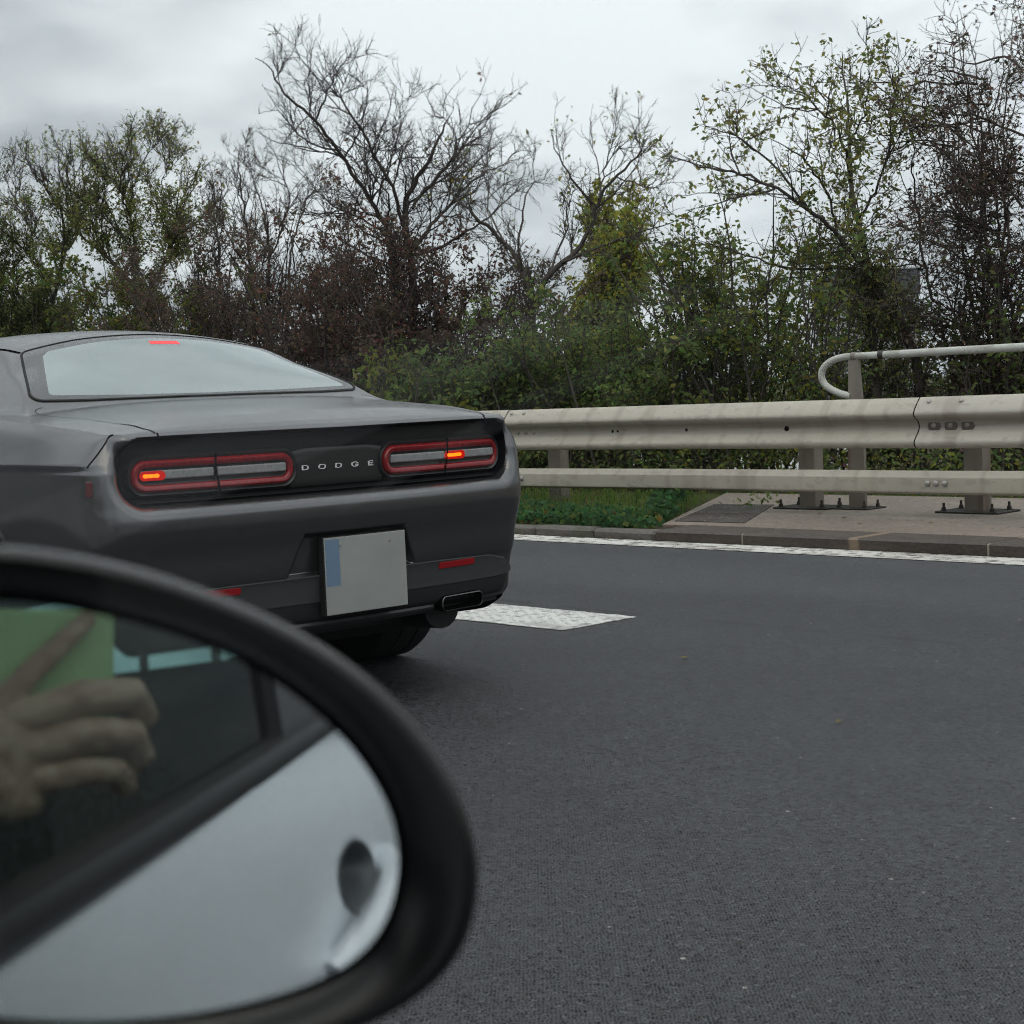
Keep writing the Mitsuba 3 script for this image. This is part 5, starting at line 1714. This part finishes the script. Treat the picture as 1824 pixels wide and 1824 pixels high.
# a few fallen leaves
HUE = [((.16, .085, .03), 'brown'), ((.10, .05, .025), 'dark brown'), ((.22, .17, .05), 'ochre'), ((.30, .26, .10), 'pale')]
spots = [(8.87, 8.15, 0, 'at the foot of the old kerb, nearest the pavement'), (8.86, 8.62, 0, 'at the foot of the old kerb, middle of three'), (8.85, 9.05, 2, 'at the foot of the old kerb beside the coupe'),
         (10.15, 6.95, 1, 'on the pavement in front of the handrail post'), (9.95, 6.10, 2, 'on the pavement in front of the guardrail splice'), (10.4, 7.35, 1, 'on the pavement in front of the two base plates'),
         (9.75, 6.55, 0, 'on the pavement behind the kerb joint'), (5.05, 4.25, 3, 'on the asphalt below the lane dash'), (4.35, 3.02, 3, 'on the open asphalt at the right')]
for x, y, h, where in spots:
    z = .012 if x < 9 and x > 8 else .086 if x > 9 else .007
    a = rng.uniform(0, 6.28)
    sz = rng.uniform(.020, .034)
    v = np.array([(-sz, 0, 0), (0, sz * .42, .006), (sz, 0, .002), (0, -sz * .42, .006)]) @ np.array([[math.cos(a), math.sin(a), 0], [-math.sin(a), math.cos(a), 0], [0, 0, 1]]) + [x, y, z]
    f = put('fallen_leaf', trimesh.Trimesh(v, [[0, 1, 2], [0, 2, 3]], process=False), 'm_leaf', color=np.tile(np.array(HUE[h][0])[None], (4, 1)))
    tag(f, 'small ' + HUE[h][1] + ' leaf lying ' + where, 'leaf', 'fallen leaves')

# ------------------------------------------------------------------ what stands beyond the trees
hall = thing('industrial_hall', 'dark grey flat-roofed hall seen between the branches at the right', 'building')
scene['m_hall'] = two(pri(proc(lambda p, n, uv: mi.Color3f(0.075, 0.082, 0.095) * (0.9 + 0.2 * cell_rand(dr.floor((p.x - p.y) * 1.2), 0, 0))), 0.6))
scene['m_hall_pale'] = two(pri((0.33, 0.34, 0.35), 0.6))
hc_ = at(1545, 640, 130.0)
ux, uy = CR[:2] / np.linalg.norm(CR[:2]), _f[:2] / np.linalg.norm(_f[:2])


def far_box(c, w, d, z0, z1, ch=.05):
    m = cbox(-w / 2, w / 2, -d / 2, d / 2, z0, z1, ch)
    v = m.vertices
    m.vertices = np.stack([c[0] + v[:, 0] * ux[0] + v[:, 1] * uy[0], c[1] + v[:, 0] * ux[1] + v[:, 1] * uy[1], v[:, 2]], -1)
    return m


ztop = at(1545, 490, 130.0)[2]
put(hall + '__upper_wall', far_box(hc_, 6.2, 10, ztop - 1.9, ztop), 'm_hall')
put(hall + '__lower_wall', far_box(hc_, 6.0, 9.8, -2.5, ztop - 1.91), 'm_hall_pale')
put(hall + '__roof_edge', far_box(hc_, 6.4, 10.2, ztop + .002, ztop + .18), 'm_hall_pale')
for i in range(4):
    c = np.array(hc_[:2]) + ux * (-2.1 + 1.4 * i) - uy * 4.93
    put(hall + '__window', far_box(c, .9, .1, ztop - 3.4, ztop - 2.3, .02), 'm_dark_glass')
scene['m_white'] = two(pri((0.72, 0.73, 0.74), 0.3, clearcoat=.5))


def far_car(px, py, depth, label):
    """A parked car beyond the bushes: body, glasshouse, wheels."""
    c = at(px, py, depth)
    z = float(terrain_z(c[0], c[1]))
    k = thing('parked_car', label, 'car', 'white cars parked beyond the bushes')
    L = np.array([(-2.1, .35), (-2.15, .75), (-1.9, .95), (-1.15, 1.0), (-.55, 1.42), (.75, 1.42), (1.45, .98), (2.0, .90), (2.15, .6), (2.1, .32)])
    m = trimesh.creation.extrude_polygon(shapely.Polygon(L).buffer(-.06).buffer(.06), 1.7, engine='earcut')
    v = m.vertices
    pos = lambda a, b, h: np.stack([c[0] + a * ux[0] + b * uy[0], c[1] + a * ux[1] + b * uy[1], z + h], -1)
    put(k + '__body', trimesh.Trimesh(pos(v[:, 0], v[:, 2] - .85, v[:, 1]), m.faces, process=False), 'm_white')
    g = trimesh.creation.extrude_polygon(shapely.Polygon([(-1.0, 1.02), (-.52, 1.36), (.72, 1.36), (1.3, 1.02)]), 1.72, engine='earcut')
    v = g.vertices
    put(k + '__window', trimesh.Trimesh(pos(v[:, 0], v[:, 2] - .86, v[:, 1]), g.faces, process=False), 'm_dark_glass')
    for a in (-1.35, 1.35):
        for b in (-.86, .70):
            cy = trimesh.creation.cylinder(.32, .18, sections=24)
            v = cy.vertices
            put(k + '__wheel', trimesh.Trimesh(pos(v[:, 0] + a, v[:, 2] + b + .08, v[:, 1] + .32), cy.faces, process=False), 'm_rubber')


far_car(1345, 640, 37.0, 'white parked car glimpsed through the thin bush left of the curled handrail')
far_car(1215, 655, 40.0, 'white parked car glimpsed low through the leaves of the large green bush')
